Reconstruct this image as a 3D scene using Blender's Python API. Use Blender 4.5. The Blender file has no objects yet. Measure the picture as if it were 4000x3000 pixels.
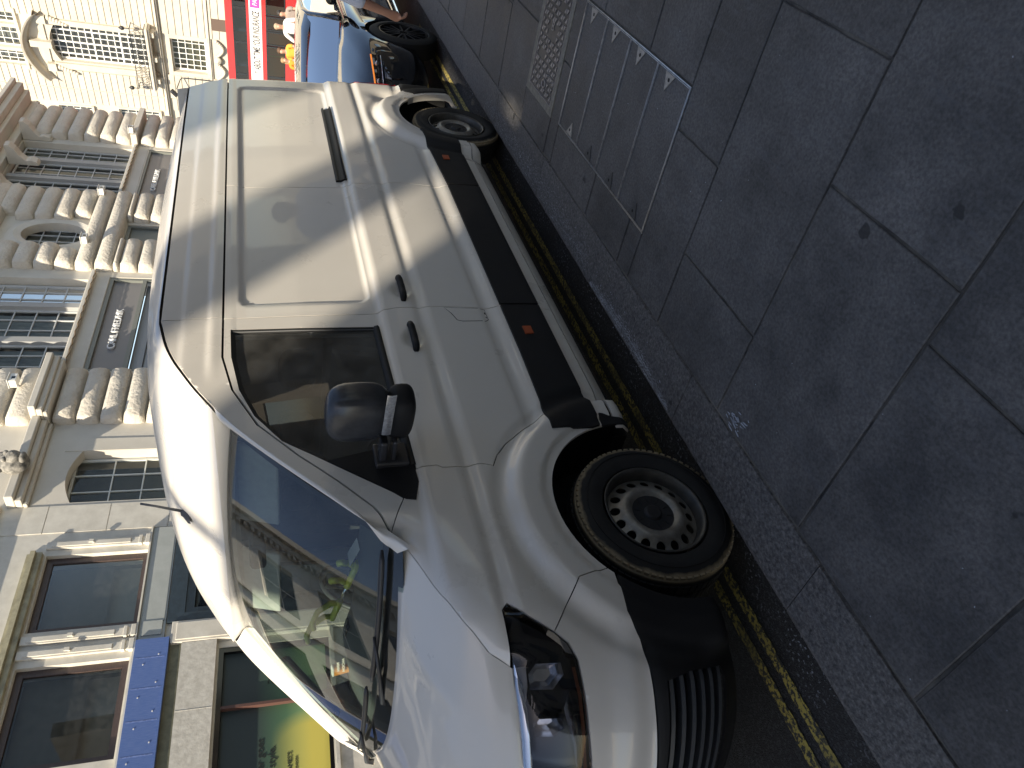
import bpy, bmesh, math, random
from mathutils import Vector, Matrix
from mathutils.geometry import delaunay_2d_cdt
R=math.radians
scene=bpy.context.scene
col=scene.collection
# ---------------- camera ----------------
CAM=(-1.677,-3.195,1.897); YAW,PITCH,ROLL,FPX=0.730,0.330,-0.036,2864.3
def make_camera():
    d=Vector((math.cos(YAW)*math.cos(PITCH),math.sin(YAW)*math.cos(PITCH),-math.sin(PITCH)))
    r=Vector((math.sin(YAW),-math.cos(YAW),0)); u=r.cross(d)
    r2=r*math.cos(ROLL)+u*math.sin(ROLL); u2=-r*math.sin(ROLL)+u*math.cos(ROLL)
    c=bpy.data.cameras.new('camera'); o=bpy.data.objects.new('camera',c); col.objects.link(o)
    X=-u2; Y=r2; Z=-d            # the phone was held turned by a quarter
    o.matrix_world=Matrix(((X.x,Y.x,Z.x,CAM[0]),(X.y,Y.y,Z.y,CAM[1]),(X.z,Y.z,Z.z,CAM[2]),(0,0,0,1)))
    c.sensor_fit='HORIZONTAL'; c.sensor_width=36; c.lens=FPX/4000*36; c.clip_start=0.05; c.clip_end=2000
    scene.camera=o
make_camera()
# ---------------- light ----------------
SUN=Vector((1.0,0.26,-0.95)).normalized()
w=bpy.data.worlds.new('World'); scene.world=w; w.use_nodes=True
nt=w.node_tree; nt.nodes.clear()
sky=nt.nodes.new('ShaderNodeTexSky'); sky.sky_type='NISHITA'; sky.sun_disc=False
sky.sun_elevation=math.asin(-SUN.z); sky.sun_rotation=math.atan2(-SUN.x,-SUN.y); sky.air_density=1.0; sky.dust_density=0.6; sky.ozone_density=1.5
bg=nt.nodes.new('ShaderNodeBackground'); bg.inputs[1].default_value=0.118
out=nt.nodes.new('ShaderNodeOutputWorld'); tint=nt.nodes.new('ShaderNodeMix'); tint.data_type='RGBA'; tint.blend_type='MULTIPLY'; tint.inputs[0].default_value=1.0; tint.inputs[7].default_value=(1.08,0.98,0.90,1); nt.links.new(sky.outputs[0],tint.inputs[6]); nt.links.new(tint.outputs[2],bg.inputs[0]); nt.links.new(bg.outputs[0],out.inputs[0])
L=bpy.data.lights.new('sun','SUN'); L.energy=5.0; L.angle=R(0.5); L.color=(1.0,0.89,0.72)
lo=bpy.data.objects.new('sun',L); col.objects.link(lo); lo.rotation_euler=SUN.to_track_quat('-Z','Y').to_euler()
vs=scene.view_settings; vs.view_transform='Standard'; vs.look='None'; vs.exposure=0.88; vs.gamma=1.0; vs.use_curve_mapping=False
scene.render.engine='CYCLES'
scene.cycles.max_bounces=8; scene.cycles.transparent_max_bounces=12; scene.cycles.use_denoising=True
# ---------------- materials ----------------
MATS={}
def mat(name,color,rough=0.5,metal=0.0,spec=0.5,var=0.0,vscale=6.0,color2=None,bump=0.0,bscale=40.0,coat=0.0,rvar=0.0,stretch=None,island=0.0,detail=6.0,emit=0.0,bdist=0.01):
    if name in MATS: return MATS[name]
    m=bpy.data.materials.new(name); m.use_nodes=True; n=m.node_tree.nodes; l=m.node_tree.links
    b=n['Principled BSDF']; c=tuple(color)+(1,)
    b.inputs['Base Color'].default_value=c; b.inputs['Roughness'].default_value=rough; b.inputs['Metallic'].default_value=metal
    b.inputs['Specular IOR Level'].default_value=spec; b.inputs['Coat Weight'].default_value=coat; b.inputs['Coat Roughness'].default_value=0.03
    tc=n.new('ShaderNodeTexCoord'); mp=n.new('ShaderNodeMapping'); l.new(tc.outputs['Object'],mp.inputs[0])
    if stretch: mp.inputs['Scale'].default_value=stretch
    last=None
    if var>0 or color2:
        t=n.new('ShaderNodeTexNoise'); t.inputs['Scale'].default_value=vscale; t.inputs['Detail'].default_value=detail; t.inputs['Roughness'].default_value=0.65
        l.new(mp.outputs[0],t.inputs[0])
        r=n.new('ShaderNodeValToRGB'); r.color_ramp.elements[0].position=0.32; r.color_ramp.elements[1].position=0.68
        c2=tuple(color2) if color2 else tuple(x*(1-var) for x in color)
        r.color_ramp.elements[0].color=c2+(1,); r.color_ramp.elements[1].color=tuple(min(1,x*(1+var*0.6)) for x in color)+(1,)
        l.new(t.outputs['Fac'],r.inputs[0]); last=r.outputs[0]
        if rvar>0:
            mr=n.new('ShaderNodeMapRange'); mr.inputs['From Min'].default_value=0.3; mr.inputs['From Max'].default_value=0.7
            mr.inputs['To Min'].default_value=rough-rvar; mr.inputs['To Max'].default_value=rough+rvar
            l.new(t.outputs['Fac'],mr.inputs[0]); l.new(mr.outputs[0],b.inputs['Roughness'])
    if island>0:
        g=n.new('ShaderNodeNewGeometry'); mr=n.new('ShaderNodeMapRange'); mr.inputs['To Min'].default_value=1-island; mr.inputs['To Max'].default_value=1+island
        l.new(g.outputs['Random Per Island'],mr.inputs[0])
        mx=n.new('ShaderNodeMix'); mx.data_type='RGBA'; mx.blend_type='MULTIPLY'; mx.inputs[0].default_value=1.0
        if last: l.new(last,mx.inputs[6])
        else: mx.inputs[6].default_value=c
        l.new(mr.outputs[0],mx.inputs[7]); last=mx.outputs[2]
    if last: l.new(last,b.inputs['Base Color'])
    if bump>0:
        t2=n.new('ShaderNodeTexNoise'); t2.inputs['Scale'].default_value=bscale; t2.inputs['Detail'].default_value=5; l.new(mp.outputs[0],t2.inputs[0])
        bp=n.new('ShaderNodeBump'); bp.inputs['Strength'].default_value=bump; bp.inputs['Distance'].default_value=bdist
        l.new(t2.outputs['Fac'],bp.inputs['Height']); l.new(bp.outputs[0],b.inputs['Normal'])
    if emit>0:
        b.inputs['Emission Color'].default_value=c; b.inputs['Emission Strength'].default_value=emit
    MATS[name]=m; return m
def glass_mat(name,tint,ior=1.5,rough=0.0,boost=1.0,dirt_veil=0.0):
    m=bpy.data.materials.new(name); m.use_nodes=True; n=m.node_tree.nodes; l=m.node_tree.links; n.clear()
    o=n.new('ShaderNodeOutputMaterial'); t=n.new('ShaderNodeBsdfTransparent'); t.inputs[0].default_value=tuple(tint)+(1,)
    g=n.new('ShaderNodeBsdfGlossy'); g.inputs['Roughness'].default_value=rough; g.inputs['Color'].default_value=(1,1,1,1)
    f=n.new('ShaderNodeFresnel'); f.inputs[0].default_value=ior
    mu=n.new('ShaderNodeMath'); mu.operation='MULTIPLY'; mu.inputs[1].default_value=boost; mu.use_clamp=True
    l.new(f.outputs[0],mu.inputs[0]); mx=n.new('ShaderNodeMixShader'); l.new(mu.outputs[0],mx.inputs[0]); l.new(t.outputs[0],mx.inputs[1]); l.new(g.outputs[0],mx.inputs[2])
    last=mx.outputs[0]
    if dirt_veil>0:  # thin diffuse film: dirt, and a pale reflection veil put into the glass
        df=n.new('ShaderNodeBsdfDiffuse'); df.inputs[0].default_value=(0.55,0.54,0.5,1)
        tx=n.new('ShaderNodeTexNoise'); tx.inputs['Scale'].default_value=9; tx.inputs['Detail'].default_value=8
        tc=n.new('ShaderNodeTexCoord'); l.new(tc.outputs['Object'],tx.inputs[0])
        m3=n.new('ShaderNodeMapRange'); m3.inputs['From Min'].default_value=0.35; m3.inputs['From Max'].default_value=0.75; m3.inputs['To Min'].default_value=dirt_veil*0.4; m3.inputs['To Max'].default_value=dirt_veil*1.6
        l.new(tx.outputs['Fac'],m3.inputs[0]); mz=n.new('ShaderNodeMixShader'); l.new(m3.outputs[0],mz.inputs[0]); l.new(last,mz.inputs[1]); l.new(df.outputs[0],mz.inputs[2]); last=mz.outputs[0]
    l.new(last,o.inputs[0]); MATS[name]=m; return m
# ---------------- object helpers ----------------
def empty(name,label=None,cat=None,group=None,matrix=None,loc=None,kind=None):
    o=bpy.data.objects.new(name,None); col.objects.link(o); o.empty_display_size=0.2
    if matrix is not None: o.matrix_world=matrix
    if loc is not None: o.location=loc
    tag(o,label,cat,group,kind); return o
def tag(o,label=None,cat=None,group=None,kind=None):
    if label: o['label']=label
    if cat: o['category']=cat
    if group: o['group']=group
    if kind: o['kind']=kind
    return o
class MB:
    def __init__(s): s.v=[]; s.f=[]; s.m=[]
    def add(s,vs,fs,mi=0):
        k=len(s.v); s.v+= [tuple(v) for v in vs]; s.f+=[tuple(i+k for i in f) for f in fs]; s.m+=[mi]*len(fs); return s
    def box(s,x0,x1,y0,y1,z0,z1,mi=0,M=None):
        vs=[(x,y,z) for x in (x0,x1) for y in (y0,y1) for z in (z0,z1)]
        if M is not None: vs=[tuple(M@Vector(v)) for v in vs]
        fs=[(0,1,3,2),(4,6,7,5),(0,4,5,1),(2,3,7,6),(0,2,6,4),(1,5,7,3)]
        return s.add(vs,fs,mi)
    def quad(s,a,b,c,d,mi=0): return s.add([a,b,c,d],[(0,1,2,3)],mi)
    def tube(s,pts,r,n=10,mi=0,caps=True,closed=False):
        pts=[Vector(p) for p in pts]; N=len(pts); rr=r if isinstance(r,(list,tuple)) else [r]*N
        k=len(s.v); up=None; rings=[]
        for i,p in enumerate(pts):
            if closed: t=pts[(i+1)%N]-pts[i-1]
            else: t=(pts[min(i+1,N-1)]-pts[max(i-1,0)])
            t.normalize()
            if up is None: up=Vector((0,0,1)) if abs(t.z)<0.9 else Vector((1,0,0))
            a=t.cross(up); a.normalize(); b=a.cross(t); b.normalize(); up=b
            rings.append([p+(a*math.cos(2*math.pi*j/n)+b*math.sin(2*math.pi*j/n))*rr[i] for j in range(n)])
        for rg in rings: s.v+=[tuple(v) for v in rg]
        M=N if closed else N-1
        for i in range(M):
            for j in range(n):
                a0=k+i*n+j; a1=k+i*n+(j+1)%n; b0=k+((i+1)%N)*n+j; b1=k+((i+1)%N)*n+(j+1)%n
                s.f.append((a0,a1,b1,b0)); s.m.append(mi)
        if caps and not closed:
            s.f.append(tuple(k+j for j in range(n))[::-1]); s.m.append(mi)
            s.f.append(tuple(k+(N-1)*n+j for j in range(n))); s.m.append(mi)
        return s
    def grid(s,P,mi=0,flip=False):      # P[i][j]
        k=len(s.v); a=len(P); b=len(P[0])
        for row in P: s.v+=[tuple(p) for p in row]
        for i in range(a-1):
            for j in range(b-1):
                f=(k+i*b+j,k+i*b+j+1,k+(i+1)*b+j+1,k+(i+1)*b+j)
                s.f.append(f[::-1] if flip else f); s.m.append(mi)
        return s
    def lathe(s,prof,n=32,mi=0,axis='y',c=(0,0,0)):   # prof: (axial, radius)
        k=len(s.v)
        for h,r in prof:
            for j in range(n):
                a=2*math.pi*j/n; x,z=r*math.cos(a),r*math.sin(a)
                if axis=='y': s.v.append((c[0]+x,c[1]+h,c[2]+z))
                elif axis=='z': s.v.append((c[0]+x,c[1]+z,c[2]+h))
                else: s.v.append((c[0]+h,c[1]+x,c[2]+z))
        for i in range(len(prof)-1):
            for j in range(n):
                s.f.append((k+i*n+j,k+(i+1)*n+j,k+(i+1)*n+(j+1)%n,k+i*n+(j+1)%n)); s.m.append(mi)
        return s
    def prism(s,poly,y0,y1,mi=0,plane='xz'):
        n=len(poly); vs=[]
        for y in (y0,y1):
            for a,b in poly: vs.append((a,y,b) if plane=='xz' else ((a,b,y) if plane=='xy' else (y,a,b)))
        fs=[tuple(range(n))[::-1],tuple(range(n,2*n))]+[(i,(i+1)%n,n+(i+1)%n,n+i) for i in range(n)]
        return s.add(vs,fs,mi)
    def build(s,name,mats,parent=None,smooth=False,bevel=0.0,matrix=None,seg=2,auto=None):
        me=bpy.data.meshes.new(name); me.from_pydata(s.v,[],s.f)
        if not isinstance(mats,(list,tuple)): mats=[mats]
        for m in mats: me.materials.append(m)
        for p,mi in zip(me.polygons,s.m): p.material_index=mi; p.use_smooth=smooth or bool(auto)
        bm=bmesh.new(); bm.from_mesh(me); bmesh.ops.recalc_face_normals(bm,faces=bm.faces)
        if auto:
            for e in bm.edges:
                if len(e.link_faces)==2 and e.link_faces[0].normal.angle(e.link_faces[1].normal,0)>R(auto): e.smooth=False
        bm.to_mesh(me); bm.free(); me.update()
        o=bpy.data.objects.new(name,me); col.objects.link(o)
        if parent: o.parent=parent
        if matrix is not None: o.matrix_world=matrix
        if bevel>0:
            b=o.modifiers.new('bevel','BEVEL'); b.width=bevel; b.segments=seg; b.limit_method='ANGLE'; b.angle_limit=R(40)
        return o
def text(name,body,size,m,parent,loc,rot,extrude=0.004,shear=0.0,align='LEFT',sx=1.0,bold=0.0):
    c=bpy.data.curves.new(name,'FONT'); c.body=body; c.size=size; c.extrude=extrude; c.shear=shear; c.align_x=align; c.offset=bold
    t=bpy.data.objects.new('tmp',c); col.objects.link(t)
    dg=bpy.context.evaluated_depsgraph_get(); me=bpy.data.meshes.new_from_object(t.evaluated_get(dg))
    bpy.data.objects.remove(t); me.materials.clear(); me.materials.append(m)
    o=bpy.data.objects.new(name,me); col.objects.link(o); o.parent=parent; o.location=loc; o.rotation_euler=rot; o.scale=(sx,1,1); return o
def inside(poly,x,y):
    c=False; n=len(poly); j=n-1
    for i in range(n):
        xi,yi=poly[i]; xj,yj=poly[j]
        if (yi>y)!=(yj>y) and x<(xj-xi)*(y-yi)/(yj-yi)+xi: c=not c
        j=i
    return c
def ss(a,b,x):
    t=(x-a)/(b-a)
    t=0.0 if t<0 else (1.0 if t>1 else t)
    return t*t*(3-2*t)
def lerp_tab(tab,x):
    if x<=tab[0][0]: return tab[0][1]
    for (a,va),(b,vb) in zip(tab,tab[1:]):
        if x<=b: return va+(vb-va)*(x-a)/(b-a)
    return tab[-1][1]
def smooth_tab(tab,x):
    # Catmull-Rom through the table
    n=len(tab)
    if x<=tab[0][0]: return tab[0][1]
    if x>=tab[-1][0]: return tab[-1][1]
    for i in range(n-1):
        if x<=tab[i+1][0]:
            x0,y0=tab[max(i-1,0)]; x1,y1=tab[i]; x2,y2=tab[i+1]; x3,y3=tab[min(i+2,n-1)]
            h=x2-x1; t=(x-x1)/h
            m1=(y2-y0)/(x2-x0) if x2!=x0 else 0; m2=(y3-y1)/(x3-x1) if x3!=x1 else 0
            return (2*t**3-3*t*t+1)*y1+(t**3-2*t*t+t)*h*m1+(-2*t**3+3*t*t)*y2+(t**3-t*t)*h*m2
# plan outline: s = arc-like coordinate; s>=-0.30: x=s
PLAN=[(-0.30,-1.012),(-0.42,-1.000),(-0.55,-0.955),(-0.68,-0.875),(-0.78,-0.770),(-0.865,-0.62),(-0.93,-0.42),(-0.965,-0.21),(-0.975,0.0)]
_acc=[(0.30,(0.30,-1.02)),(0.0,(0.0,-1.02)),]
_pts=[(0.6,-1.02),(0.3,-1.02),(0.0,-1.02),(-0.15,-1.018)]+PLAN
_S=[]
def _build():
    s=0.6; out=[(s,_pts[0])]
    for a,b in zip(_pts,_pts[1:]):
        s-=math.hypot(a[0]-b[0],a[1]-b[1]); out.append((s,b))
    return out
_S=_build()
_TX=sorted((s,p[0]) for s,p in _S); _TY=sorted((s,p[1]) for s,p in _S)
SMIN=_TX[0][0]
def plan(s):
    if s>=0.6: 
        # slight taper at the rear
        return s,-1.02+0.02*ss(3.6,4.9,s)
    if s<SMIN:
        x,y=plan(2*SMIN-s); return x,-y
    return smooth_tab(_TX,s),smooth_tab(_TY,s)
def plan_n(s):
    a=plan(s-0.01); b=plan(s+0.01)
    dx,dy=b[0]-a[0],b[1]-a[1]; l=math.hypot(dx,dy)
    return dy/l,-dx/l     # outward
# vertical side profile (offset outward from 1.02)
PROF=[(0.28,-0.085),(0.33,-0.045),(0.36,-0.030),(0.44,-0.018),(0.455,0.0),(0.685,0.0),(0.735,-0.022),(0.7625,-0.024),(0.7875,-0.017),(1.06,-0.019),(1.10,-0.033),(1.1125,-0.0335),(1.1400,-0.026),(1.29,-0.032),(1.32,-0.050),(1.3325,-0.052),(1.40,-0.055),(1.70,-0.066),(2.00,-0.084),(2.06,-0.088),(2.20,-0.096),(2.33,-0.106),(2.4,-0.12)]
FR=(-0.005,0.345); RR=(3.95,0.345)
def ztop(s):   # shoulder line of wing
    return lerp_tab([(-1.6,1.07),(-0.594,1.100),(-0.52,1.175),(-0.381,1.246),(-0.252,1.307),(-0.092,1.366),(0.0,1.405),(0.05,1.445)],s)
def side_off(s,z):
    x=s
    o=lerp_tab(PROF,z)
    front=1-ss(-0.75,-0.30,s)         # nose region: flatter profile
    if front>0:
        nose=smooth_tab([(0.25,-0.06),(0.35,0.0),(0.45,0.035),(0.55,0.05),(0.62,0.05),(0.66,0.035),(0.72,0.03),(0.80,0.005),(0.95,-0.02),(1.05,-0.045),(1.2,-0.09)],z)
        o=o*(1-front)+nose*front
    # wing shoulder
    if s<0.12:
        zt=ztop(s); h=0.26; q=(z-(zt-h))/h
        if q>0:
            q=min(q,1.0); o-=0.085*(1-math.sqrt(max(0,1-q*q*0.97)))*(1-ss(0.0,0.12,s))
    # wheel arch flares
    for (cx,cz),R0 in ((FR,0.0),(RR,0.0)):
        dx=x-cx; dz=z-cz
        r=math.hypot(dx,dz)
        kz=ss(0.24,0.34,z)
        if r<0.72 and kz>0 and (s>-0.9):
            w=ss(0.66,0.585,r)*0.036-0.016*ss(0.60,0.70,r)*(1-ss(0.66,0.72,r))
            w-=0.014*ss(0.505,0.49,r)
            base=o
            if r<0.66: o=o*(1-kz*ss(0.66,0.60,r))+(-0.012)*kz*ss(0.66,0.60,r)
            o+=w*kz
    # cargo stamps (recessed panels)
    for (x0,x1) in ((1.50,4.46),):
        z0,z1=1.345,1.985
        ex=min(x-x0,x1-x); ez=min(z-z0,z1-z); r=0.06
        if ex<r and ez<r: e=r-math.hypot(r-ex,r-ez)
        else: e=min(ex,ez)
        if e>-0.02: o-=0.013*(ss(-0.010,0.010,e) if (z1-z)>ez+1e-9 or ex<ez else ss(-0.010,0.030,e))
    # upper ribs
    if s>0.9 and z>2.0:
        k=ss(0.9,1.1,s)
        o+=k*(0.006*ss(2.128,2.112,z)*ss(2.07,2.09,z)-0.004*ss(2.07,2.09,z)+0.004*ss(2.245,2.232,z)-0.002)
    # handle cups
    for hx,hz in ((1.15,1.175),(1.575,1.17)):
        d=math.hypot((x-hx)/0.095,(z-hz)/0.062)
        if d<1: o-=0.022*(1-ss(0.25,1.0,d))
    # rear corner
    if s>4.62: o-=0.10*((s-4.62)/0.14)**2
    # dent near rear corner
    o-=0.030*math.exp(-((x-4.38)/0.10)**2-((z-0.86)/0.10)**2)
    return o
def rear_x(z):   # x of the rear edge
    return smooth_tab([(0.3,4.70),(0.5,4.76),(1.2,4.77),(1.7,4.73),(2.0,4.66),(2.2,4.56),(2.4,4.40)],z)
def skin(s,z,extra=0.0):
    x,y=plan(s); nx,ny=plan_n(s); o=side_off(s,z)+extra
    return (x+nx*o,y+ny*o,z)
# ---------------- van body ----------------
def circle_poly(cx,cz,r,n=64): return [(cx+r*math.cos(2*math.pi*i/n),cz+r*math.sin(2*math.pi*i/n)) for i in range(n)]
def dens(poly,step):
    o=[]; n=len(poly)
    for i in range(n):
        a=poly[i]; b=poly[(i+1)%n]; d=math.hypot(b[0]-a[0],b[1]-a[1]); k=max(1,int(d/step))
        for j in range(k): o.append((a[0]+(b[0]-a[0])*j/k,a[1]+(b[1]-a[1])*j/k))
    return o
def shrink(poly,e):
    n=len(poly); ar=sum(poly[i][0]*poly[(i+1)%n][1]-poly[(i+1)%n][0]*poly[i][1] for i in range(n)); sg=1 if ar>0 else -1
    o=[]
    for i in range(n):
        a=poly[i-1]; b=poly[(i+1)%n]; dx,dy=b[0]-a[0],b[1]-a[1]; l=math.hypot(dx,dy) or 1
        o.append((poly[i][0]-dy/l*e*sg,poly[i][1]+dx/l*e*sg))
    return o
def clip_arch(poly,c,r):
    """cut a wheel opening out of a polygon's inside by returning it as a cutter"""
    return circle_poly(c[0],c[1],r,72)
ROWS=sorted({p_[0] for p_ in PROF}|{1.335,1.345,1.355,1.955,1.965,1.975,1.985,1.995})
def panel(name,poly,m,parent,cut=(),extra=0.0,step=0.022,gap=0.0022,rim=0.014,fn=skin,rows=None):
    poly=shrink(dens(poly,step),gap)
    pts=list(poly); edges=[(i,(i+1)%len(poly)) for i in range(len(poly))]
    cuts=[]
    for c in cut:
        c=shrink(dens(c,step),-gap); k=len(pts); pts+=c; edges+=[(k+i,k+(i+1)%len(c)) for i in range(len(c))]; cuts.append(c)
    xs=[p[0] for p in poly]; zs=[p[1] for p in poly]
    x=min(xs); row=0
    if rows:
        zz=[]
        for a_,b_ in zip(rows,rows[1:]):
            k_=max(1,int(math.ceil((b_-a_)/0.02))); zz+=[a_+(b_-a_)*i_/k_ for i_ in range(k_)]
        while x<max(xs):
            for z in zz:
                if inside(poly,x,z) and not any(inside(c,x,z) for c in cuts): pts.append((x,z))
            x+=step
    while not rows and x<max(xs):
        z=min(zs)+(row%2)*step*0.5
        while z<max(zs):
            if inside(poly,x,z) and not any(inside(c,x,z) for c in cuts): pts.append((x,z))
            z+=step
        x+=step*0.9; row+=1
    V,E,F,_,_,_=delaunay_2d_cdt([Vector(p) for p in pts],edges,[],0,1e-5)
    tris=[]
    for f in F:
        cx=sum(V[i][0] for i in f)/3; cz=sum(V[i][1] for i in f)/3
        if inside(poly,cx,cz) and not any(inside(c,cx,cz) for c in cuts): tris.append(tuple(f))
    used=sorted({i for f in tris for i in f}); mp={j:i for i,j in enumerate(used)}
    vs=[fn(V[i][0],V[i][1],extra) for i in used]; fs=[tuple(mp[i] for i in f) for f in tris]
    ec={}
    for f in fs:
        for a,b in ((f[0],f[1]),(f[1],f[2]),(f[2],f[0])): ec[(a,b)]=1
    bd=[(a,b) for (a,b) in ec if (b,a) not in ec]
    # turned-in edge
    k=len(vs); bi={}
    for a,b in bd:
        for i in (a,b):
            if i not in bi:
                bi[i]=(len(vs),len(vs)+1); s_,z_=V[used[i]]
                vs.append(vs[i]); vs.append(fn(s_,z_,extra-rim))
    rf=[(bi[a][0],bi[a][1],bi[b][1],bi[b][0]) for a,b in bd]
    me=bpy.data.meshes.new(name); me.from_pydata(vs,[],fs+rf); me.materials.append(m)
    for p in me.polygons: p.use_smooth=True
    # face outward
    me.update()
    s0,z0=V[used[fs[0][0]]]
    c0=Vector(fn(s0,z0,extra)); c1=Vector(fn(s0,z0,extra+0.05))
    if me.polygons[0].normal.dot(c1-c0)<0:
        me.flip_normals()
    o=bpy.data.objects.new(name,me); col.objects.link(o); o.parent=parent
    return o
def mirrored(o,name=None,parent=None):
    me=o.data.copy()
    for v in me.vertices: v.co.y=-v.co.y
    me.flip_normals()
    q=bpy.data.objects.new(name or o.name.split('.')[0],me); col.objects.link(q); q.parent=parent or o.parent
    for md in o.modifiers:
        if md.type=='BEVEL':
            b=q.modifiers.new('bevel','BEVEL'); b.width=md.width; b.segments=md.segments; b.limit_method='ANGLE'; b.angle_limit=md.angle_limit
    return q
paint=mat('van_paint',(0.745,0.705,0.635),rough=0.30,spec=0.5,coat=0.5,color2=(0.715,0.675,0.605),vscale=2.2,rvar=0.05)
# road grime low on the doors
def dirty_paint():
    m=paint; n=m.node_tree.nodes; l=m.node_tree.links; b=n['Principled BSDF']
    src=b.inputs['Base Color'].links[0].from_socket
    tc=n.new('ShaderNodeTexCoord'); sx=n.new('ShaderNodeSeparateXYZ'); l.new(tc.outputs['Object'],sx.inputs[0])
    r=n.new('ShaderNodeMapRange'); r.inputs['From Min'].default_value=1.0; r.inputs['From Max'].default_value=0.35; l.new(sx.outputs['Z'],r.inputs[0])
    t=n.new('ShaderNodeTexNoise'); t.inputs['Scale'].default_value=3.0; t.inputs['Detail'].default_value=9; t.inputs['Roughness'].default_value=0.7; l.new(tc.outputs['Object'],t.inputs[0])
    rr=n.new('ShaderNodeMapRange'); rr.inputs['From Min'].default_value=0.35; rr.inputs['From Max'].default_value=0.75; l.new(t.outputs['Fac'],rr.inputs[0])
    mu=n.new('ShaderNodeMath'); mu.operation='MULTIPLY'; l.new(r.outputs[0],mu.inputs[0]); l.new(rr.outputs[0],mu.inputs[1])
    m2=n.new('ShaderNodeMath'); m2.operation='MULTIPLY'; m2.inputs[1].default_value=0.38; l.new(mu.outputs[0],m2.inputs[0])
    mx=n.new('ShaderNodeMix'); mx.data_type='RGBA'; l.new(m2.outputs[0],mx.inputs[0]); l.new(src,mx.inputs[6]); mx.inputs[7].default_value=(0.40,0.355,0.27,1)
    # small chips and specks
    v=n.new('ShaderNodeTexVoronoi'); v.inputs['Scale'].default_value=5.0; l.new(tc.outputs['Object'],v.inputs[0])
    lt=n.new('ShaderNodeMath'); lt.operation='LESS_THAN'; lt.inputs[1].default_value=0.020; l.new(v.outputs['Distance'],lt.inputs[0])
    t2=n.new('ShaderNodeSeparateColor'); l.new(v.outputs['Color'],t2.inputs[0])
    gt=n.new('ShaderNodeMath'); gt.operation='GREATER_THAN'; gt.inputs[1].default_value=0.86; l.new(t2.outputs[0],gt.inputs[0])
    m4=n.new('ShaderNodeMath'); m4.operation='MULTIPLY'; l.new(lt.outputs[0],m4.inputs[0]); l.new(gt.outputs[0],m4.inputs[1])
    m5=n.new('ShaderNodeMix'); m5.data_type='RGBA'; l.new(m4.outputs[0],m5.inputs[0]); l.new(mx.outputs[2],m5.inputs[6]); m5.inputs[7].default_value=(0.10,0.085,0.06,1)
    l.new(m5.outputs[2],b.inputs['Base Color'])
dirty_paint()
plastic=mat('black_plastic',(0.015,0.015,0.016),rough=0.6,spec=0.25,var=0.3,vscale=7,bump=0.05,bscale=300,rvar=0.08)
gloss_black=mat('gloss_black',(0.008,0.008,0.009),rough=0.12,spec=0.5)
rubber=mat('seal_rubber',(0.012,0.012,0.012),rough=0.7)
chrome=mat('chrome',(0.75,0.76,0.78),rough=0.10,metal=1.0)
bright=mat('reflector_silver',(0.7,0.7,0.72),rough=0.22,metal=1.0)
steel=mat('wheel_steel',(0.36,0.345,0.31),rough=0.42,metal=0.5,color2=(0.20,0.18,0.15),vscale=18)
liner_m=mat('wheel_liner',(0.008,0.008,0.008),rough=0.9)
glass_side=glass_mat('side_glass',(0.42,0.47,0.46),boost=1.0,dirt_veil=0.11)
glass_front=glass_mat('windscreen_glass',(0.74,0.82,0.77),boost=1.35,dirt_veil=0.03)
lens=glass_mat('lamp_lens',(0.70,0.72,0.75),boost=0.7)
inter_dark=mat('interior_dark',(0.030,0.032,0.035),rough=0.8,var=0.3,vscale=20)
inter_grey=mat('dashboard_grey',(0.075,0.085,0.082),rough=0.75,var=0.15,vscale=60,bump=0.1,bscale=400)
inter_pale=mat('interior_pale',(0.50,0.51,0.47),rough=0.8,var=0.1,vscale=30)
seat_m=mat('seat_fabric',(0.035,0.037,0.042),rough=0.95,var=0.35,vscale=80,bump=0.2,bscale=300)
van=empty('van','white panel van with black side trim and steel wheels, parked at the kerb','van',loc=(0,0,0))
ARF=circle_poly(FR[0],FR[1]+0.005,0.452,72); ARR=circle_poly(RR[0],RR[1]+0.005,0.452,72)
SH_F=[(0.045,1.445),(0.305,1.312),(0.306,1.225),(0.290,1.205),(0.286,1.140),(0.288,1.040),(0.272,0.993),(0.33,0.962),(0.395,0.905),(0.455,0.83),(0.505,0.76),(0.545,0.69)]
SH_F2=[(0.585,0.60),(0.60,0.50),(0.60,0.37)]
SH_R=[(1.395,2.055),(1.385,1.335),(1.41,1.215),(1.405,0.97),(1.385,0.71),(1.385,0.37)]
SL_R=[(2.775,2.055),(2.785,1.30),(2.805,0.97),(2.765,0.70),(2.765,0.37)]
FRAME=[(1.395,2.055),(1.106,2.055),(0.877,2.012),(0.643,1.912),(0.443,1.757),(0.29,1.62),(0.14,1.50),(0.045,1.445)]
C1=[(0.0,1.46),(0.20,1.63),(0.45,1.85),(0.64,2.00),(0.77,2.085),(0.95,2.185),(1.19,2.285),(1.42,2.335)]
DF=SH_F+SH_F2
WIN=[(1.305,2.022),(1.275,1.338),(0.73,1.322),(0.34,1.312),(0.235,1.306),(0.150,1.330),(0.160,1.375),(0.205,1.420),(0.325,1.566),(0.536,1.82),(0.700,1.925),(0.872,1.985),(1.10,2.018)]
panel('front_door',FRAME[::-1]+SH_R[1:]+DF[::-1][:-1],paint,van,cut=[WIN,ARF],step=0.014,rows=ROWS)
fd=bpy.data.objects['front_door']
panel('sliding_door',SH_R+SL_R[::-1],paint,van,step=0.014,rows=ROWS); sd=bpy.data.objects['sliding_door']
zs=[0.37,0.5,0.7,0.72,0.9,1.1,1.3,1.5,1.7,1.85,1.95,2.055]
panel('rear_quarter_panel',SL_R+[(4.32,0.37),(4.34,0.55),(4.40,0.70),(4.765,0.705)]+[(rear_x(z),z) for z in zs[4:]],paint,van,cut=[ARR],step=0.014,rows=ROWS)
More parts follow.
